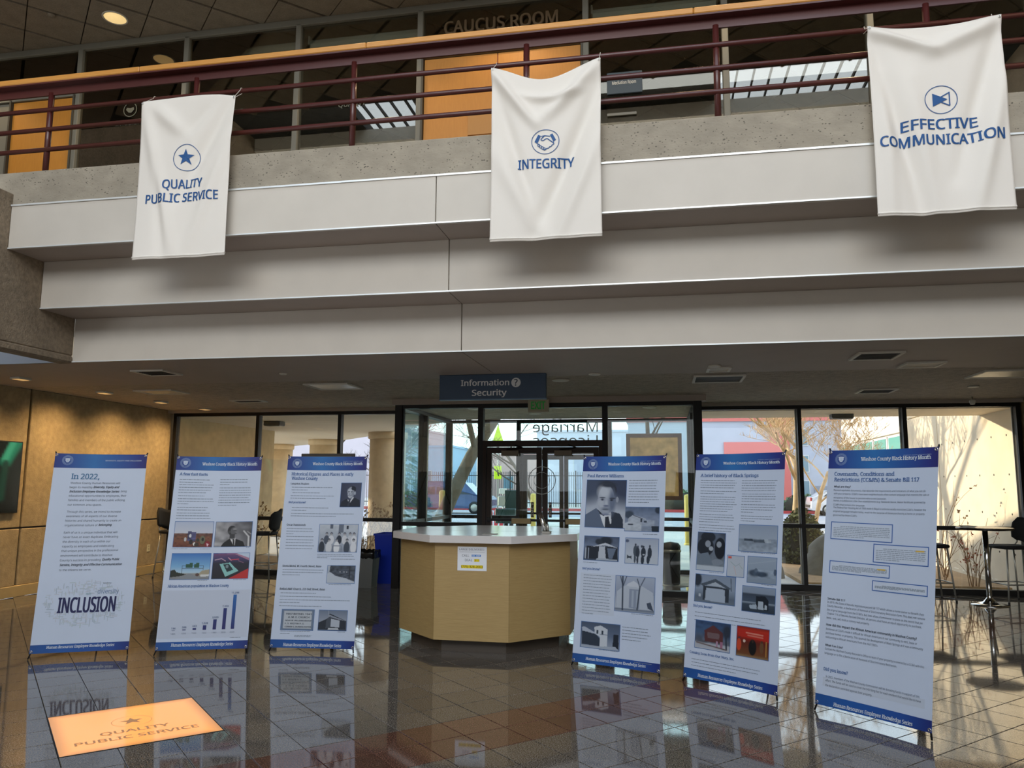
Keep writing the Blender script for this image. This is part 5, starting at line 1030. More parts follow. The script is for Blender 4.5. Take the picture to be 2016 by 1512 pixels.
# ------------------------------------------------------------------ bar stools, bar table, bins
m_seat = mat('black_seat', '0C0B0D', .75)
def stool(x, y, rz, label):
    t = empty('bar_stool', (x, y, 0), rz, label, 'bar stool', 'bar stools by the windows')
    sh = [(-.20, -.185), (-.10, -.21), (.10, -.21), (.19, -.185), (.215, -.08), (.215, .08), (.19, .185), (.10, .21), (-.10, .21), (-.20, .185)]
    s_ = MB(); 
    for k, (z, f) in enumerate(((.715, .86), (.725, .97), (.75, 1.0), (.768, .9))): s_.v += [(a*f, b*f, z) for a, b in sh]; s_.c += [None]*10
    s_.f += [tuple(range(9, -1, -1)), tuple(range(30, 40))]; s_.sm += [False, False]
    for k in range(3):
        for i in range(10): j = (i+1) % 10; s_.f.append((k*10+i, k*10+j, k*10+10+j, k*10+10+i)); s_.sm.append(True)
    s_.build('seat', m_seat, t, local=True)
    # curved backrest behind +x side
    b_ = MB(); nn = 14; rows = ((.80, .60), (.86, .95), (.96, 1.0), (1.06, .93), (1.12, .62)); vs = []
    for off in (0, .035):
        for z, f in rows:
            for i in range(nn+1): a = (i/nn-.5)*2*f; vs.append((.235-.05*a*a+off-.02+(z-.8)*.12, a*.215, z+.022*math.sin(3*a)))
    N = (nn+1)*5; fs = []
    for r_ in range(4):
        for i in range(nn): k = r_*(nn+1)+i; fs += [(k, k+1, k+nn+2, k+nn+1), (N+k, N+k+nn+1, N+k+nn+2, N+k+1)]
    for i in range(nn): fs += [(i, N+i, N+i+1, i+1), (4*(nn+1)+i, 4*(nn+1)+i+1, N+4*(nn+1)+i+1, N+4*(nn+1)+i)]
    for r_ in range(4): a0, a1 = r_*(nn+1), (r_+1)*(nn+1); fs += [(a0, a1, N+a1, N+a0), (a0+nn, N+a0+nn, N+a1+nn, a1+nn)]
    b_.add(vs, fs, True).build('backrest', m_seat, t, local=True)
    for sy in (-1, 1):
        MB().tube([(.15, .16*sy, .72), (.215, .15*sy, .80), (.225, .13*sy, .95)], .010, 8).build('back_support', m_silver, t, local=True)
        for sx in (-1, 1):
            lg = MB().tube([(.165*sx, .165*sy, .725), (.225*sx, .215*sy, .012)], .0115, 10).build('leg', m_silver, t, local=True)
            MB().lathe([(.014, 0), (.014, .02), (.011, .024)], 10, (.226*sx, .216*sy, 0)).build('foot_cap', m_black, lg, local=True)
    c4 = [(-.205, -.198), (.205, -.198), (.205, .198), (-.205, .198)]
    MB().tube([(*p, .25) for p in c4+[c4[0]]], .009, 8, caps=False).build('footrest', m_silver, t, local=True)
    return t
stool(-6.42, 11.92, 0.1, 'black bar stool facing left, half hidden by the third standing banner')
stool(-8.02, 11.95, PI-.05, 'black bar stool almost hidden behind the second standing banner')
stool(3.68, 11.98, PI+.1, 'black bar stool left of the round bar table, partly behind the rightmost standing banner')
stool(4.72, 12.0, .25, 'black bar stool right of the round bar table, at the right edge')
def bar_table(x, y, label):
    t = empty('bar_table', (x, y, 0), label=label, cat='table')
    MB().lathe([(.30, .985), (.335, .992), (.345, 1.0), (.345, 1.012), (.335, 1.018)], 40, (x, y, 0)).build('table_top', mat('table_laminate', '1A1614', .2), t)
    MB().tube([(x, y, .05), (x, y, .99)], .034, 20).build('column', m_chrome, t)
    MB().lathe([(.225, 0), (.225, .008), (.16, .018), (.08, .045), (.045, .085), (.034, .10)], 36, (x, y, 0)).build('base', m_chrome, t)
    return t
bar_table(4.27, 11.60, 'round dark bar table with a chrome pedestal by the right windows')
bar_table(-7.22, 11.95, 'round dark bar table with a chrome pedestal by the left windows')
t = empty('paper_stack', (4.05, 11.6, 1.02), label='small stack of pale papers on the right bar table', cat='papers')
for k in range(4): M_ = Matrix.Translation((4.07, 11.62, 1.0185+.005*k)) @ Matrix.Rotation(.15*k-.2, 4, 'Z'); MB().box(-.07, .07, -.1, .1, 0, .0045, M=M_).build('sheet', m_white, t)
t = empty('trash_bin', (-4.44, 11.48, 0), label='grey waste bin lined with a black bag beside the blue bin', cat='bin')
def taper(x, y, w0, d0, w1, d1, z0, z1, name, material, t, th=.012):
    mb = MB(); o = [(x-w0/2, y-d0/2, z0), (x+w0/2, y-d0/2, z0), (x+w0/2, y+d0/2, z0), (x-w0/2, y+d0/2, z0), (x-w1/2, y-d1/2, z1), (x+w1/2, y-d1/2, z1), (x+w1/2, y+d1/2, z1), (x-w1/2, y+d1/2, z1)]
    i_ = [(x+(a-x)*.93, y+(b-y)*.93, c+(.02 if k < 4 else 0)) for k, (a, b, c) in enumerate(o)]
    mb.add(o+i_, [(3, 2, 1, 0), (0, 1, 5, 4), (1, 2, 6, 5), (2, 3, 7, 6), (3, 0, 4, 7), (8, 9, 10, 11), (9, 8, 12, 13), (10, 9, 13, 14), (11, 10, 14, 15), (8, 11, 15, 12), (4, 5, 13, 12), (5, 6, 14, 13), (6, 7, 15, 14), (7, 4, 12, 15)]); return mb.build(name, material, t)
taper(-4.44, 11.46, .27, .24, .33, .30, 0, .52, 'body', mat('bin_grey', '6A6D6B', .5), t)
bg_ = MB(); rg = random.Random(3); n_ = 40; pts = []
for lv, (z, f) in enumerate(((.44, 1.03), (.50, 1.07), (.545, 1.06), (.55, .98), (.50, .9))):
    for k in range(n_):
        a = 2*PI*k/n_; c_, s_ = math.cos(a), math.sin(a); m_ = max(abs(c_), abs(s_)); j_ = rg.uniform(-.006, .006)
        pts.append((-4.44+.165*c_/m_*f+j_, 11.46+.15*s_/m_*f+j_, z+(rg.uniform(-.012, .012) if lv in (0, 2, 3) else 0)))
bg_.add(pts, [(l_*n_+k, l_*n_+(k+1) % n_, (l_+1)*n_+(k+1) % n_, (l_+1)*n_+k) for l_ in range(4) for k in range(n_)], True).build('bag', mat('bin_bag', '0A0A0B', .25), t)
t = empty('recycling_bin', (-4.22, 12.05, 0), label='tall blue recycling bin beside the vestibule', cat='bin')
taper(-4.24, 12.08, .36, .34, .46, .46, 0, .76, 'body', mat('bin_blue', '0F2FA8', .4), t)
rim = MB(); 
for (a, b, c, d_) in ((-4.48, -4.0, 11.84, 11.87), (-4.48, -4.0, 12.29, 12.32), (-4.48, -4.45, 11.87, 12.29), (-4.03, -4.0, 11.87, 12.29)): rim.box(a, b, c, d_, .745, .775)
rim.build('rim', mat('bin_blue', '0F2FA8', .4), t)
t = empty('litter_bin', (.14, 12.95, 0), label='black round litter bin inside the vestibule, seen between two standing banners', cat='bin')
MB().lathe([(.13, 0), (.135, .02), (.15, .56), (.155, .57), (.15, .60), (.12, .64), (.0001, .66)], 24, (.14, 12.95, 0)).build('body', m_black, t)
MB().lathe([(.158, .50), (.162, .51), (.162, .53), (.158, .54)], 24, (.14, 12.95, 0)).build('band', m_silver, t)
# bronze framed case on the right glass of the vestibule
t = empty('display_case', (-.1, 14.15, 1.9), label='brown framed display case on the right side of the vestibule', cat='display case')
MB().box(-.57, .34, 14.16, 14.25, 1.34, 2.44).build('back_panel', mat('painted_gold_reflection', 'C8AE78', .8, noise=.25, nscale=7), t)  # golden reflection in the case, painted as the panel's colour
for (a, b, c, d_) in ((-.60, .38, 1.30, 1.37), (-.60, .38, 2.41, 2.48), (-.60, -.53, 1.37, 2.41), (.31, .38, 1.37, 2.41)): MB().box(a, b, 14.13, 14.256, c, d_).build('frame_bar', mat('brown_frame', '4E3222', .5), t)
light('vestibule_lamp', 'SPOT', (-1.55, 12.1, 2.74), 45, (1, .85, .62), target=(-1.55, 12.3, 0), spot_size=2.6, shadow_soft_size=.1)
light('vestibule_lamp', 'SPOT', (-.15, 12.6, 2.74), 45, (1, .85, .62), target=(-.15, 13.0, 0), spot_size=2.7, shadow_soft_size=.1)
light('vestibule_lamp', 'SPOT', (-2.95, 12.2, 2.74), 45, (1, .85, .62), target=(-2.95, 12.3, 0), spot_size=2.6, shadow_soft_size=.1)
# ------------------------------------------------------------------ outside
def grd(name, poly, z, material): mb = MB(); mb.prism(poly, z-.2, z); return mb.build(name, material, kind='structure')
m_asph = mat('asphalt', '9A9CA2', .9, noise=.06, nscale=1.2); m_soil = mat('planting_soil', 'A08460', .95, noise=.2, nscale=9, bump=.5, bscale=20); m_red = mat('red_curb', 'B23A38', .7)
grd('floor_plaza', [(-40, 12.76), (30, 12.76), (30, 30), (-40, 30)], -.015, m_plaza)
grd('floor_road', [(-90, 30), (90, 30), (90, 49), (-90, 49)], -.06, m_asph)
grd('floor_far_lot', [(-90, 49.3), (90, 49.3), (90, 120), (-90, 120)], -.02, m_plaza)
MB().box(-60, 60, 49.0, 49.3, -.1, .10).build('kerb', m_red, label='red painted kerb along the far side of the road', cat='kerb')
MB().box(-60, 8.8, 29.8, 30.0, -.1, .0).build('kerb', m_plaza, label='pale kerb along the near side of the road', cat='kerb')
grd('floor_planting_bed', [(2.2, 13.3), (5.3, 13.3), (5.3, 21), (3.2, 22), (2.0, 19)], .04, m_soil)
grd('floor_left_planting', [(-8.6, 12.95), (-4.3, 12.95), (-4.3, 14.6), (-8.6, 15.6)], .04, m_soil)
t = empty('crosswalk', (-3.8, 32, -.06), label='white striped crosswalk on the road outside the entrance', cat='road marking')
for k in range(9): MB().box(-6.0, -2.4, 30.3+k*1.1, 30.8+k*1.1, -.06, -.05).build('stripe', m_white, t)
# building over the windows, canopy soffits, outer walls
fb = empty('wall_front', (0, 13, 2.85), kind='structure')
MB().box(-12.3, 8.9, 12.76, 14.05, 2.79, 9).build('upper_front', m_conc_out, fb)
MB().box(-3.98, .6, 14.05, 14.34, 2.79, 9).build('upper_front', m_conc_out, fb)
MB().box(.6, 8.9, 12.72, 14.06, 2.735, 2.79).build('soffit_panel', mat('soffit_outer', 'DCCDB4', .8), fb)
MB().prism([(-8.7, 12.72), (-3.98, 12.72), (-3.98, 14.4), (-4.75, 15.2), (-5.85, 16.7), (-6.9, 18.2), (-8.6, 20.2), (-10.3, 22), (-13, 24.6), (-17, 24.6), (-17, 16.4), (-8.7, 16.4)], 2.75, 3.15).build('canopy_roof', mat('soffit_outer', 'DCCDB4', .8), kind='structure')
w = empty('wall_outer_left', (-8.9, 14.6, 0), kind='structure')
MB().box(-9.2, -8.70, 12.76, 16.5, 0, 2.76, bev=.01).build('panel', mat('outer_tan', 'BCA882', .85, noise=.1, nscale=6), w)
w = empty('wall_outer_right', (5.4, 15.5, 0), kind='structure')
for (ya, yb) in ((12.76, 16.11), (16.13, 17.98)):
    for (za, zb) in ((-.05, 2.98), (3.0, 5.6)): MB().box(5.22, 5.5, ya, yb, za, zb, bev=.006).build('panel', m_conc_out, w)
MB().box(5.24, 5.45, 12.8, 17.95, 0, 5.5).build('joint_backing', m_tan, w)
hl = MB(); rg = random.Random(9)
for z in (.55, 1.15, 1.75, 2.35):
    for k in range(9): hl.lathe([(.0001, -.004), (.016, -.004), (.016, .004)], 8, M=Matrix.Translation((5.22, 13.1+k*.56, z)) @ Matrix.Rotation(-PI/2, 4, 'Y'))
hl.build('tie_holes', m_dark, w)
# round columns under the canopy
for (x, y, r, lab) in ((-6.25, 17.3, .42, 'nearest round concrete column outside, beside the vestibule'), (-8.98, 19.9, .42, 'middle round concrete column outside, above the third standing banner'), (-11.55, 22.2, .42, 'farthest round concrete column outside, next to the outer wall corner')):
    t = empty('round_column', (x, y, 0), label=lab, cat='column', group='canopy columns')
    m_col = mat('column_concrete', 'C9B08A', .85, noise=.08, nscale=8); MB().lathe([(r, 0), (r, 2.60)], 40, (x, y, 0)).build('shaft', m_col, t); MB().lathe([(r, 2.59), (r+.04, 2.61), (r+.04, 2.752)], 40, (x, y, 0)).build('capital', m_col, t)
for (x, y, lab) in ((-7.35, 13.9, 'dark box light under the left canopy'), (2.95, 13.55, 'dark box light under the right soffit')):
    t = empty('soffit_light', (x, y, 2.7), label=lab, cat='light'); MB().box(x-.17, x+.17, y-.12, y+.12, 2.66, 2.752, bev=.015).build('housing', mat('soffit_box', '3A3A36', .5), t); MB().box(x-.05, x+.15, y-.08, y+.08, 2.652, 2.66).build('lens', m_silver, t)

# bollards
def bollard(x, y, h, label):
    t = empty('bollard', (x, y, 0), label=label, cat='bollard', group='yellow bollards'); m_ = mat('bollard_yellow', 'D8BE62', .6)
    MB().lathe([(.09, -.02), (.09, h-.06), (.075, h-.02), (.0001, h)], 20, (x, y, 0)).build('post', m_, t); MB().lathe([(.12, -.02), (.12, .03), (.09, .04)], 20, (x, y, 0)).build('collar', m_, t)
bollard(.70, 21.6, 1.33, 'yellow bollard outside, between two standing banners right of the desk')
bollard(-6.1, 21.5, 1.40, 'yellow bollard outside, seen through the left vestibule glass')
bollard(-4.22, 26.0, 1.28, 'yellow bollard outside, seen through the left entrance door')

# bare trees
def tree(x, y, h, r, lean, seed, label, depth=5, spread=.6, kind='pale', twigs=2, z0=0, first=.45):
    m_b = mat('bark_'+kind, {'pale': 'CBB08A', 'dark': '5C4C3E', 'mid': '574B3E'}[kind], .9, noise=.2, nscale=8)
    rg = random.Random(seed); t = empty('bare_tree', (x, y, z0), label=label, cat='tree', group='bare winter trees')
    trunk = MB(); br = MB()
    def grow(p, d, L, r_, lv):
        pts = [p]; rs = [r_]; n_ = 4 if lv < 3 else 3; q = p; dd = d.copy()
        for k in range(n_):
            dd = (dd+Vector((rg.gauss(0, .12), rg.gauss(0, .12), rg.gauss(.03, .08)))).normalized(); q = q+dd*L/n_; pts.append(q); rs.append(r_*(1-.38*(k+1)/n_))
        (trunk if lv == 0 else br).tube(pts, rs, 10 if lv == 0 else 6 if lv < 2 else 4 if lv < 3 else 3, caps=lv == 0)
        if lv >= depth: return
        nb_ = twigs+(2 if lv < 2 else 1)
        for k in range(nb_):
            f = first+(1-first)*(k+1)/nb_ if lv == 0 else rg.uniform(.35, 1.0); f = min(f, 1); i = min(int(f*n_), n_-1); o = pts[i].lerp(pts[i+1], f*n_-i)
            ax_ = Vector((rg.uniform(-1, 1), rg.uniform(-1, 1), rg.uniform(-.2, .4))).normalized(); nd = (dd*(1-spread)+ax_*spread+Vector((0, 0, .22))).normalized()
            grow(o, nd, L*rg.uniform(.48, .70), max(rs[i]*rg.uniform(.38, .58), .005), lv+1)
    grow(Vector((x, y, z0)), Vector((*lean, 1)).normalized(), h, r, 0)
    trunk.build('trunk', m_b, t); br.build('branches', m_b, t)
tree(-6.15, 20.6, 5.2, .21, (.42, 0), 4, 'large leaning tree trunk outside the left vestibule glass', 5, .5, 'mid', z0=-.02, first=.42, twigs=3)
tree(-9.0, 24.5, 3.0, .13, (-.08, 0), 8, 'bare branching tree behind the leaning trunk', 5, .6, 'mid', first=.25, twigs=3)
tree(-4.2, 28.5, 3.2, .09, (-.3, 0), 12, 'thin bare tree right of the leaning trunk', 5, .6, 'dark', first=.3)
tree(2.72, 17.6, 2.6, .10, (-.16, .05), 23, 'sunlit bare tree rising behind the banner about Black Springs', 5, .62, 'pale', first=.55, twigs=3)
tree(3.3, 18.9, 2.0, .065, (.10, .05), 31, 'slender sunlit bare tree right of the window mullion', 5, .6, 'pale', first=.5, twigs=3)
tree(-17.0, 36, 5.5, .24, (.05, 0), 41, 'bare street tree beyond the round columns', 5, .6, 'mid')
tree(-12.0, 27, 4.0, .14, (.1, 0), 47, 'reddish bare tree between the round columns', 5, .6, 'mid')
# trees standing to the left of the view whose shadows fall on the right concrete wall
tree(-.2, 18.6, 3.6, .07, (.0, 0), 52, 'thin bare tree standing outside to the right of the entrance', 4, .5, 'mid')
# evergreen seen between the column and the vestibule
t = empty('evergreen_tree', (-9.6, 28, 0), label='blue green evergreen tree outside beyond the nearest round column', cat='tree')
MB().tube([(-9.6, 28, 0), (-9.6, 28, 5)], [.14, .03], 8).build('trunk', mat('bark_dark', '5C4C3E', .9), t)
fo = MB(); rg = random.Random(6)
for k in range(900):
    z = rg.uniform(.5, 5.2); R = 1.5*(1-z/5.6)*rg.uniform(.5, 1); a = rg.uniform(0, 2*PI); c = Vector((-9.6+R*math.cos(a), 28+R*math.sin(a), z-.15*R)); d = Vector((math.cos(a), math.sin(a), -.25)); s_ = Vector((-math.sin(a), math.cos(a), 0))
    fo.add([c-s_*.09, c+d*.34, c+s_*.09, c-d*.12+Vector((0, 0, .05))], [(0, 1, 2, 3)])
fo.build('foliage', mat('needle_green', '5E8070', .8, noise=.2, nscale=3), t)['kind'] = 'stuff'

# shrubs
def leafy(name, x, y, w, d, h, n_, col, label, size=.05, seed=1, group=None, z0=0, dome=True):
    rg = random.Random(seed); t = empty(name, (x, y, z0), label=label, cat='shrub', group=group); mb = MB(); st_ = MB()
    for k in range(n_):
        a, b_ = rg.uniform(0, 2*PI), rg.uniform(-.1, 1); e_ = math.sqrt(max(0, 1-b_*b_)) if dome else 1; rr_ = rg.uniform(.8, 1.0)
        c = Vector((x+w/2*e_*math.cos(a)*rr_, y+d/2*e_*math.sin(a)*rr_, z0+h*(.08+.92*max(b_, 0)*rr_) if dome else z0+rg.uniform(0, h)))
        u = Vector((rg.gauss(0, 1), rg.gauss(0, 1), rg.gauss(0, 1))).normalized(); v = u.orthogonal().normalized()
        mb.add([c-u*size, c-v*size*.5, c+u*size, c+v*size*.5], [(0, 1, 2, 3)])
    for k in range(14):
        a = rg.uniform(0, 2*PI); st_.tube([(x+.05*math.cos(a), y+.05*math.sin(a), z0), (x+w*.3*math.cos(a), y+d*.3*math.sin(a), z0+h*.7)], [.015, .006], 5)
    f = mb.build('foliage', mat(name+'_leaf_'+col, col, .85, noise=.35, nscale=6), t); f['kind'] = 'stuff'; st_.build('stems', mat('bark_dark', '5C4C3E', .9), t)
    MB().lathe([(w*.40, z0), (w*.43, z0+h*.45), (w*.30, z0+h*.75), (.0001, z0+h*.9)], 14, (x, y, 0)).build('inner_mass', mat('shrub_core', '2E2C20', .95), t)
leafy('trimmed_bush', 2.75, 16.6, .95, .9, 1.12, 2600, '50542F', 'dense dark green bush outside at the foot of the sunlit trees', .05, 3)
leafy('low_bush', 8.6, 50.5, 3.0, 1.2, 1.1, 900, '56704E', 'green bush across the road near the parked cars', .12, 4)
leafy('low_bush', 1.4, 50.5, 3.0, 1.2, 1.3, 900, '5E7650', 'green bush across the road seen right of the display case', .12, 5)
def dry(x, y, w, h, n_, label, seed, leaves=0, col='9A7A58', lean=.35, leafcol='A8583C', z0=.03):
    rg = random.Random(seed); t = empty('dry_shrub', (x, y, z0), label=label, cat='shrub', group='leafless shrubs by the windows'); mb = MB(); lf = MB()
    for k in range(n_):
        a = rg.uniform(0, 2*PI); p = Vector((x+rg.uniform(-w, w)*.25, y+rg.uniform(-w, w)*.15, z0)); d = Vector((lean*math.cos(a), lean*.5*math.sin(a), 1)).normalized(); L = h*rg.uniform(.6, 1); pts = [p]
        for s_ in range(5): d = (d+Vector((rg.gauss(0, .13), rg.gauss(0, .1), 0))).normalized(); pts.append(pts[-1]+d*L/5)
        mb.tube(pts, [.008, .007, .006, .005, .004, .002], 4, caps=False)
        for s_ in range(3):
            i = rg.randint(1, 4); q = pts[i]; dd = (d+Vector((rg.gauss(0, .7), rg.gauss(0, .5), .2))).normalized(); e_ = q+dd*L*.28; mb.tube([q, q.lerp(e_, .5)+Vector((0, 0, .02)), e_], [.004, .003, .0015], 3, caps=False)
            if rg.random() < leaves:
                for m_ in range(5): c = e_+Vector((rg.gauss(0, .025), rg.gauss(0, .02), rg.gauss(0, .025))); u = Vector((rg.gauss(0, 1), rg.gauss(0, 1), rg.gauss(0, 1))).normalized()*.022; v = u.orthogonal()*.7; lf.add([c-u, c-v, c+u, c+v], [(0, 1, 2, 3)])
    mb.build('stems', mat('dry_stem_'+col, col, .9), t)
    if lf.v: lf.build('leaves', mat('dry_leaf_'+leafcol, leafcol, .8), t)['kind'] = 'stuff'
dry(4.4, 13.9, .3, 1.62, 5, 'tall leafless shrub with seed heads beside the rightmost standing banner', 3, .5, leafcol='8A6A4C', lean=.08)
dry(4.72, 13.35, .3, 1.15, 10, 'leafless twiggy shrub with a few red leaves behind the bar table', 5, .35, lean=.16)
dry(4.72, 14.6, .15, .95, 5, 'small leafless shrub at the far right window', 6, .4, lean=.12)
for i, (x, y, n_, lab) in enumerate(((-7.7, 13.4, 16, 'dry brown bush outside left of the black stool'), (-6.45, 13.5, 18, 'dry brown bush outside behind the black stool'), (-5.35, 13.5, 20, 'dry brown bush outside behind the grey waste bin'), (-4.6, 13.4, 20, 'dry brown bush outside behind the blue bin'))): dry(x, y, .7, 1.22, n_+14, lab, 20+i, .6, '8A6A48', .28, '9A7448')
# boulder and stone block in the bed
import bmesh
def rock(x, y, rx, ry, rz_, label, seed):
    bm = bmesh.new(); bmesh.ops.create_icosphere(bm, subdivisions=4, radius=1); rg = random.Random(seed)
    from mathutils import noise
    for v in bm.verts: v.co *= 1+.16*noise.noise(v.co*1.3+Vector((seed, 0, 0)))+.05*noise.noise(v.co*4); v.co = Vector((x+v.co.x*rx, y+v.co.y*ry, v.co.z*rz_*(1 if v.co.z > 0 else .3)))
    me = bpy.data.meshes.new('boulder'); bm.to_mesh(me); bm.free(); me.polygons.foreach_set('use_smooth', [True]*len(me.polygons)); me.materials.append(mat('boulder_grey', '6E6A60', .95, noise=.2, nscale=5, bump=.5, bscale=12)); o = bpy.data.objects.new('boulder', me); COL.objects.link(o); props(o, label, 'boulder')
rock(3.05, 14.7, .66, .5, .82, 'large smooth grey boulder outside the right window', 2)
rock(1.95, 14.3, .12, .12, .22, 'small stone beside the large boulder', 5)

# parked car, fence, meter, hydrant, signs across the forecourt
def car(x, y, L, Wd, Hh, col, label, s=1):
    t = empty('parked_car', (x, y, -.05), label=label, cat='car'); z = -.06
    prof = [(-L/2, .42), (-L/2+.03, .72), (-L/2+.10, 1.02), (-L/2+.32, 1.08), (-L/2+.62, Hh-.12), (-L/2+.95, Hh), (L*.08, Hh), (L*.20, Hh-.1), (L*.33, 1.08), (L*.46, .98), (L/2, .78), (L/2+.02, .45), (L/2-.1, .30), (-L/2+.1, .30)]
    M_ = Matrix.Translation((x, y-Wd/2, z)) @ Matrix(((1, 0, 0, 0), (0, 0, 1, 0), (0, 1, 0, 0), (0, 0, 0, 1)))
    bm_ = MB(); n_ = len(prof); vs = []
    for (yy, f) in ((0, .0), (.10, 1), (Wd-.10, 1), (Wd, .0)):
        for (a, b) in prof: sh = .16*max(0, (b-1.0)/(Hh-1.0)) if f == 0 else 0; vs.append((x+a*(1 if f else .985), y-Wd/2+yy+(sh if yy == 0 else -sh if yy == Wd else 0), z+b*(1 if f else .985)))
    fs = [tuple(range(n_)), tuple(range(4*n_-1, 3*n_-1, -1))]
    for k in range(3):
        for i in range(n_): j = (i+1) % n_; fs.append((k*n_+i, (k+1)*n_+i, (k+1)*n_+j, k*n_+j))
    bm_.add(vs, fs).build('body', mat('car_'+col, col, .25, metal=.3, coat=.6), t)
    gm = mat('car_glass', '1A222C', .1)
    for (a, b, c, d_) in ((-L/2+.72, -L*.16, -L/2+.98, -L*.16), (-L*.14, L*.06, -L*.14, L*.05), (L*.08, L*.28, L*.08, L*.17)):
        yy = y-Wd/2+.03
        MB().add([(x+a, yy-.0, z+1.08), (x+b, yy-.0, z+1.08), (x+d_, yy+.14, z+Hh-.13), (x+c, yy+.14, z+Hh-.13), (x+a, yy+.03, z+1.08), (x+b, yy+.03, z+1.08), (x+d_, yy+.17, z+Hh-.13), (x+c, yy+.17, z+Hh-.13)], [(0, 1, 2, 3), (7, 6, 5, 4), (0, 4, 5, 1), (1, 5, 6, 2), (2, 6, 7, 3), (3, 7, 4, 0)]).build('side_window', gm, t)
    for wx in (-L*.30, L*.31):
        for sy in (-1, 1):
            w_ = MB().lathe([(.0001, -.11), (.26, -.11), (.34, -.09), (.34, .09), (.26, .11), (.0001, .11)], 24, M=Matrix.Translation((x+wx, y+sy*(Wd/2-.1), z+.34)) @ Matrix.Rotation(PI/2, 4, 'X')).build('wheel', m_black, t)
            MB().lathe([(.0001, -.115), (.20, -.115), (.21, -.105)], 18, M=Matrix.Translation((x+wx, y+sy*(Wd/2-.1), z+.34)) @ Matrix.Rotation(PI/2*(1 if sy < 0 else -1)*-1, 4, 'X')).build('hubcap', m_silver, w_)
    MB().box(x-L/2-.02, x-L/2+.05, y-.7, y+.7, z+.45, z+.6).build('bumper', m_black, t)
    MB().box(x-L/2+.01, x-L/2+.08, y-Wd/2+.02, y-Wd/2+.14, z+.82, z+1.0).build('tail_lamp', mat('tail_red', 'A02020', .4), t)
car(-11.75, 43.5, 4.9, 1.95, 1.80, '26406C', 'dark blue parked car behind the leaning tree trunk')
car(10.4, 46.8, 4.5, 1.8, 1.4, 'C4C8CE', 'silver parked car across the road beyond the right windows')
fe = empty('iron_fence', (-16, 56, 0), label='tall black iron picket fence across the road', cat='fence')
pk = MB(); xx = -30.0
while xx < -2.4: pk.box(xx-.015, xx+.015, 56, 56.03, 0, 2.5); xx += .16
pk.build('pickets', m_black, fe)['kind'] = 'stuff'
for z in (.25, 2.2): MB().box(-30, -2.4, 55.98, 56.04, z, z+.06).build('rail', m_black, fe)
xx = -30.0
while xx < -2.4: MB().box(xx-.04, xx+.04, 55.97, 56.07, 0, 2.6).build('fence_post', m_black, fe); xx += 2.4
t = empty('parking_meter', (-6.1, 30.2, 0), label='grey twin parking meter on a pole seen through the left entrance door', cat='parking meter')
MB().tube([(-6.1, 30.2, -.06), (-6.1, 30.2, 1.0)], .03, 8).build('pole', m_silver, t); MB().box(-6.3, -5.9, 30.12, 30.25, .72, 1.12, bev=.03).build('housing', m_silver, t); MB().box(-6.25, -5.95, 30.1, 30.15, 1.2, 1.42, bev=.02).build('sign', m_white, t); MB().tube([(-6.1, 30.2, 1.1), (-6.1, 30.2, 1.25)], .025, 8).build('neck', m_silver, t)
t = empty('street_sign', (-6.38, 30.5, 0), label='yellow green warning sign on a pole seen through the left entrance door', cat='sign')
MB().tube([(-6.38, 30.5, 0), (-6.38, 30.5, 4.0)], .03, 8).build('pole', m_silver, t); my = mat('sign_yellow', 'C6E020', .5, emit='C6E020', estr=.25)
MB().box(-6.53, -6.23, 30.44, 30.47, 1.78, 2.30, bev=.01).build('lower_plate', my, t); MB().add([(-6.38, 30.45, 3.95), (-6.10, 30.45, 3.1), (-6.66, 30.45, 3.1), (-6.38, 30.47, 3.95), (-6.10, 30.47, 3.1), (-6.66, 30.47, 3.1)], [(0, 2, 1), (3, 4, 5), (0, 1, 4, 3), (1, 2, 5, 4), (2, 0, 3, 5)]).build('upper_plate', my, t)
MB().add([(-6.41, 30.435, 2.15), (-6.36, 30.435, 2.15), (-6.32, 30.435, 1.9), (-6.37, 30.435, 1.9)], [(0, 1, 2, 3)]).build('symbol', m_black, t)
t = empty('plastic_barrier', (-5.05, 24.5, 0), label='red slatted plastic barrier outside the left entrance door', cat='barrier')
for k in range(5): MB().box(-5.4+k*.17, -5.29+k*.17, 24.45, 24.52, -.02, .72+.04*(k % 2), bev=.015).build('slat', mat('barrier_red', 'D8384A', .5), t)
for z in (.2, .45): MB().box(-5.43, -4.55, 24.44, 24.53, z, z+.05).build('rail', mat('barrier_red', 'D8384A', .5), t)
for (x, y, z, w_, h_, lab) in ((-4.42, 23.0, .85, .36, .55, 'dark green box outside the left entrance door, upper'), (-4.42, 22.2, .45, .6, .42, 'dark green box outside the left entrance door, lower')):
    t = empty('utility_box', (x, y, 0), label=lab, cat='utility box'); MB().box(x-.05, x+.05, y+.1, y+.2, -.02, z).build('leg', m_dark, t); MB().box(x-w_/2, x+w_/2, y, y+.3, z, z+h_, bev=.02).build('cabinet', mat('utility_green', '14302C', .5), t)
    MB().box(x-w_/2+.04, x+w_/2-.04, y-.006, y, z+.05, z+h_-.05).build('lid', mat('utility_green', '14302C', .5), t)

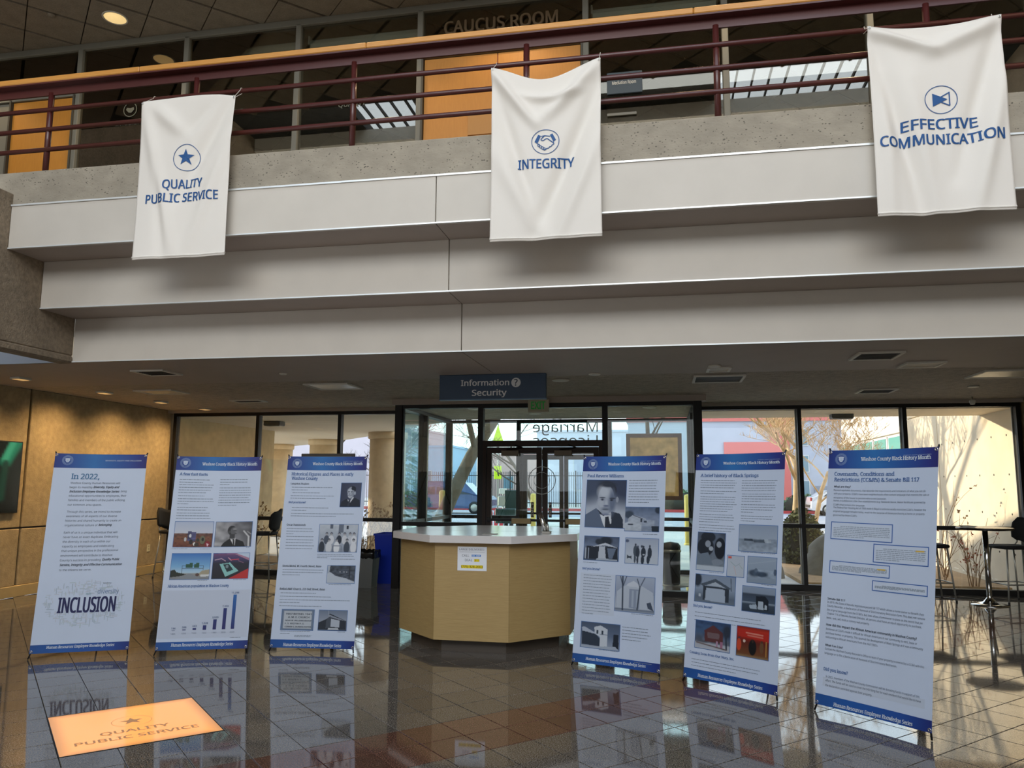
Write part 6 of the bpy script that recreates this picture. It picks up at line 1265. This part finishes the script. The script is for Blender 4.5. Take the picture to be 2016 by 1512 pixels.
# far buildings
def building(name, x0, x1, y0, y1, h, col, label, wins=(), bands=(), winc='6E8C98'):
    t = empty(name, ((x0+x1)/2, y0, 0), label=label, cat='building'); MB().box(x0, x1, y0, y1, -.1, h).build('walls', mat('wall_'+col, col, .8, noise=.04, nscale=1), t)
    MB().box(x0-.1, x1+.1, y0-.1, y1+.1, h, h+.18).build('roof_edge', mat('roof_edge_'+col, col, .8), t)
    for (a, b, c, d_) in wins:
        f = MB().box(a-.06, b+.06, y0-.05, y0+.02, c-.06, d_+.06).build('window', mat('far_frame', 'C8C8C4', .6), t); MB().box(a, b, y0-.065, y0-.05, c, d_).build('pane', mat('far_pane_'+winc, winc, .25), f)
    for (a, b, c, d_, cc) in bands: MB().box(a, b, y0-.12, y0, c, d_).build('band', mat('band_'+cc, cc, .7), t)
    return t
building('metal_building', -2.1, 13, 52.6, 62.6, 5.75, 'AEB2BC', 'long blue grey building with a red roof band across the road', [(8.5, 9.3, 2.5, 3.5), (8.5, 9.3, 1.0, 1.9), (-1.2, .3, .9, 2.3), (8.5, 9.3, 4.2, 5.2)], [(-2.2, 13.1, 5.76, 6.35, 'CC7268'), (4.1, 8.2, -.05, 4.4, 'CE6E66'), (7.0, 8.2, 4.4, 5.76, 'CE6E66'), (9.6, 12.4, .7, 1.6, '8A8E98')])  # glare haze is put into the pale grey and washed red
building('lavender_building', -10.4, -2.3, 66, 76, 6.05, 'CCCCD6', 'pale lavender building across the road behind the entrance doors', [(-7.2, -4.8, 1.2, 4.1)], [(-6.3, -2.4, 0, .9, 'B06A68')], 'AEB4C4')
building('pink_building', -18, -12.0, 82, 92, 4.7, 'C8A498', 'low pinkish brown building far behind the fence', [(-16.5, -15.5, 1.2, 2.4)], [])
building('blue_building', -27, -19, 70, 80, 5.0, '9CBAD0', 'pale blue building far behind the leaning tree', [(-25, -23.5, 1.4, 2.8), (-22.5, -21, 1.4, 2.8)], [])
building('far_hall', -50, -28, 90, 100, 8.0, 'C8BCC0', 'distant pale building beyond the round columns', [(-46, -43, 2, 4), (-40, -37, 2, 4), (-34, -31, 2, 4)], [])
t = empty('white_building', (9, 36, 0), label='white building with green tinted ribbon windows beyond the right windows', cat='building')
MB().box(9.0, 18, 24, 41.5, -.1, 7.5).build('walls', mat('white_render', 'F4EADA', .8), t)
y = 25.0
while y < 41:
    f = MB().box(8.93, 9.02, y, y+1.9, 2.3, 3.55).build('window', mat('far_frame', 'C8C8C4', .6), t); MB().box(8.91, 8.93, y+.12, y+1.78, 2.38, 3.47).build('pane', mat('green_pane', '5E9C88', .2), f); y += 2.1
MB().box(8.85, 9.0, 24.2, 41.4, 3.6, 3.72).build('drip_band', m_conc_out, t)
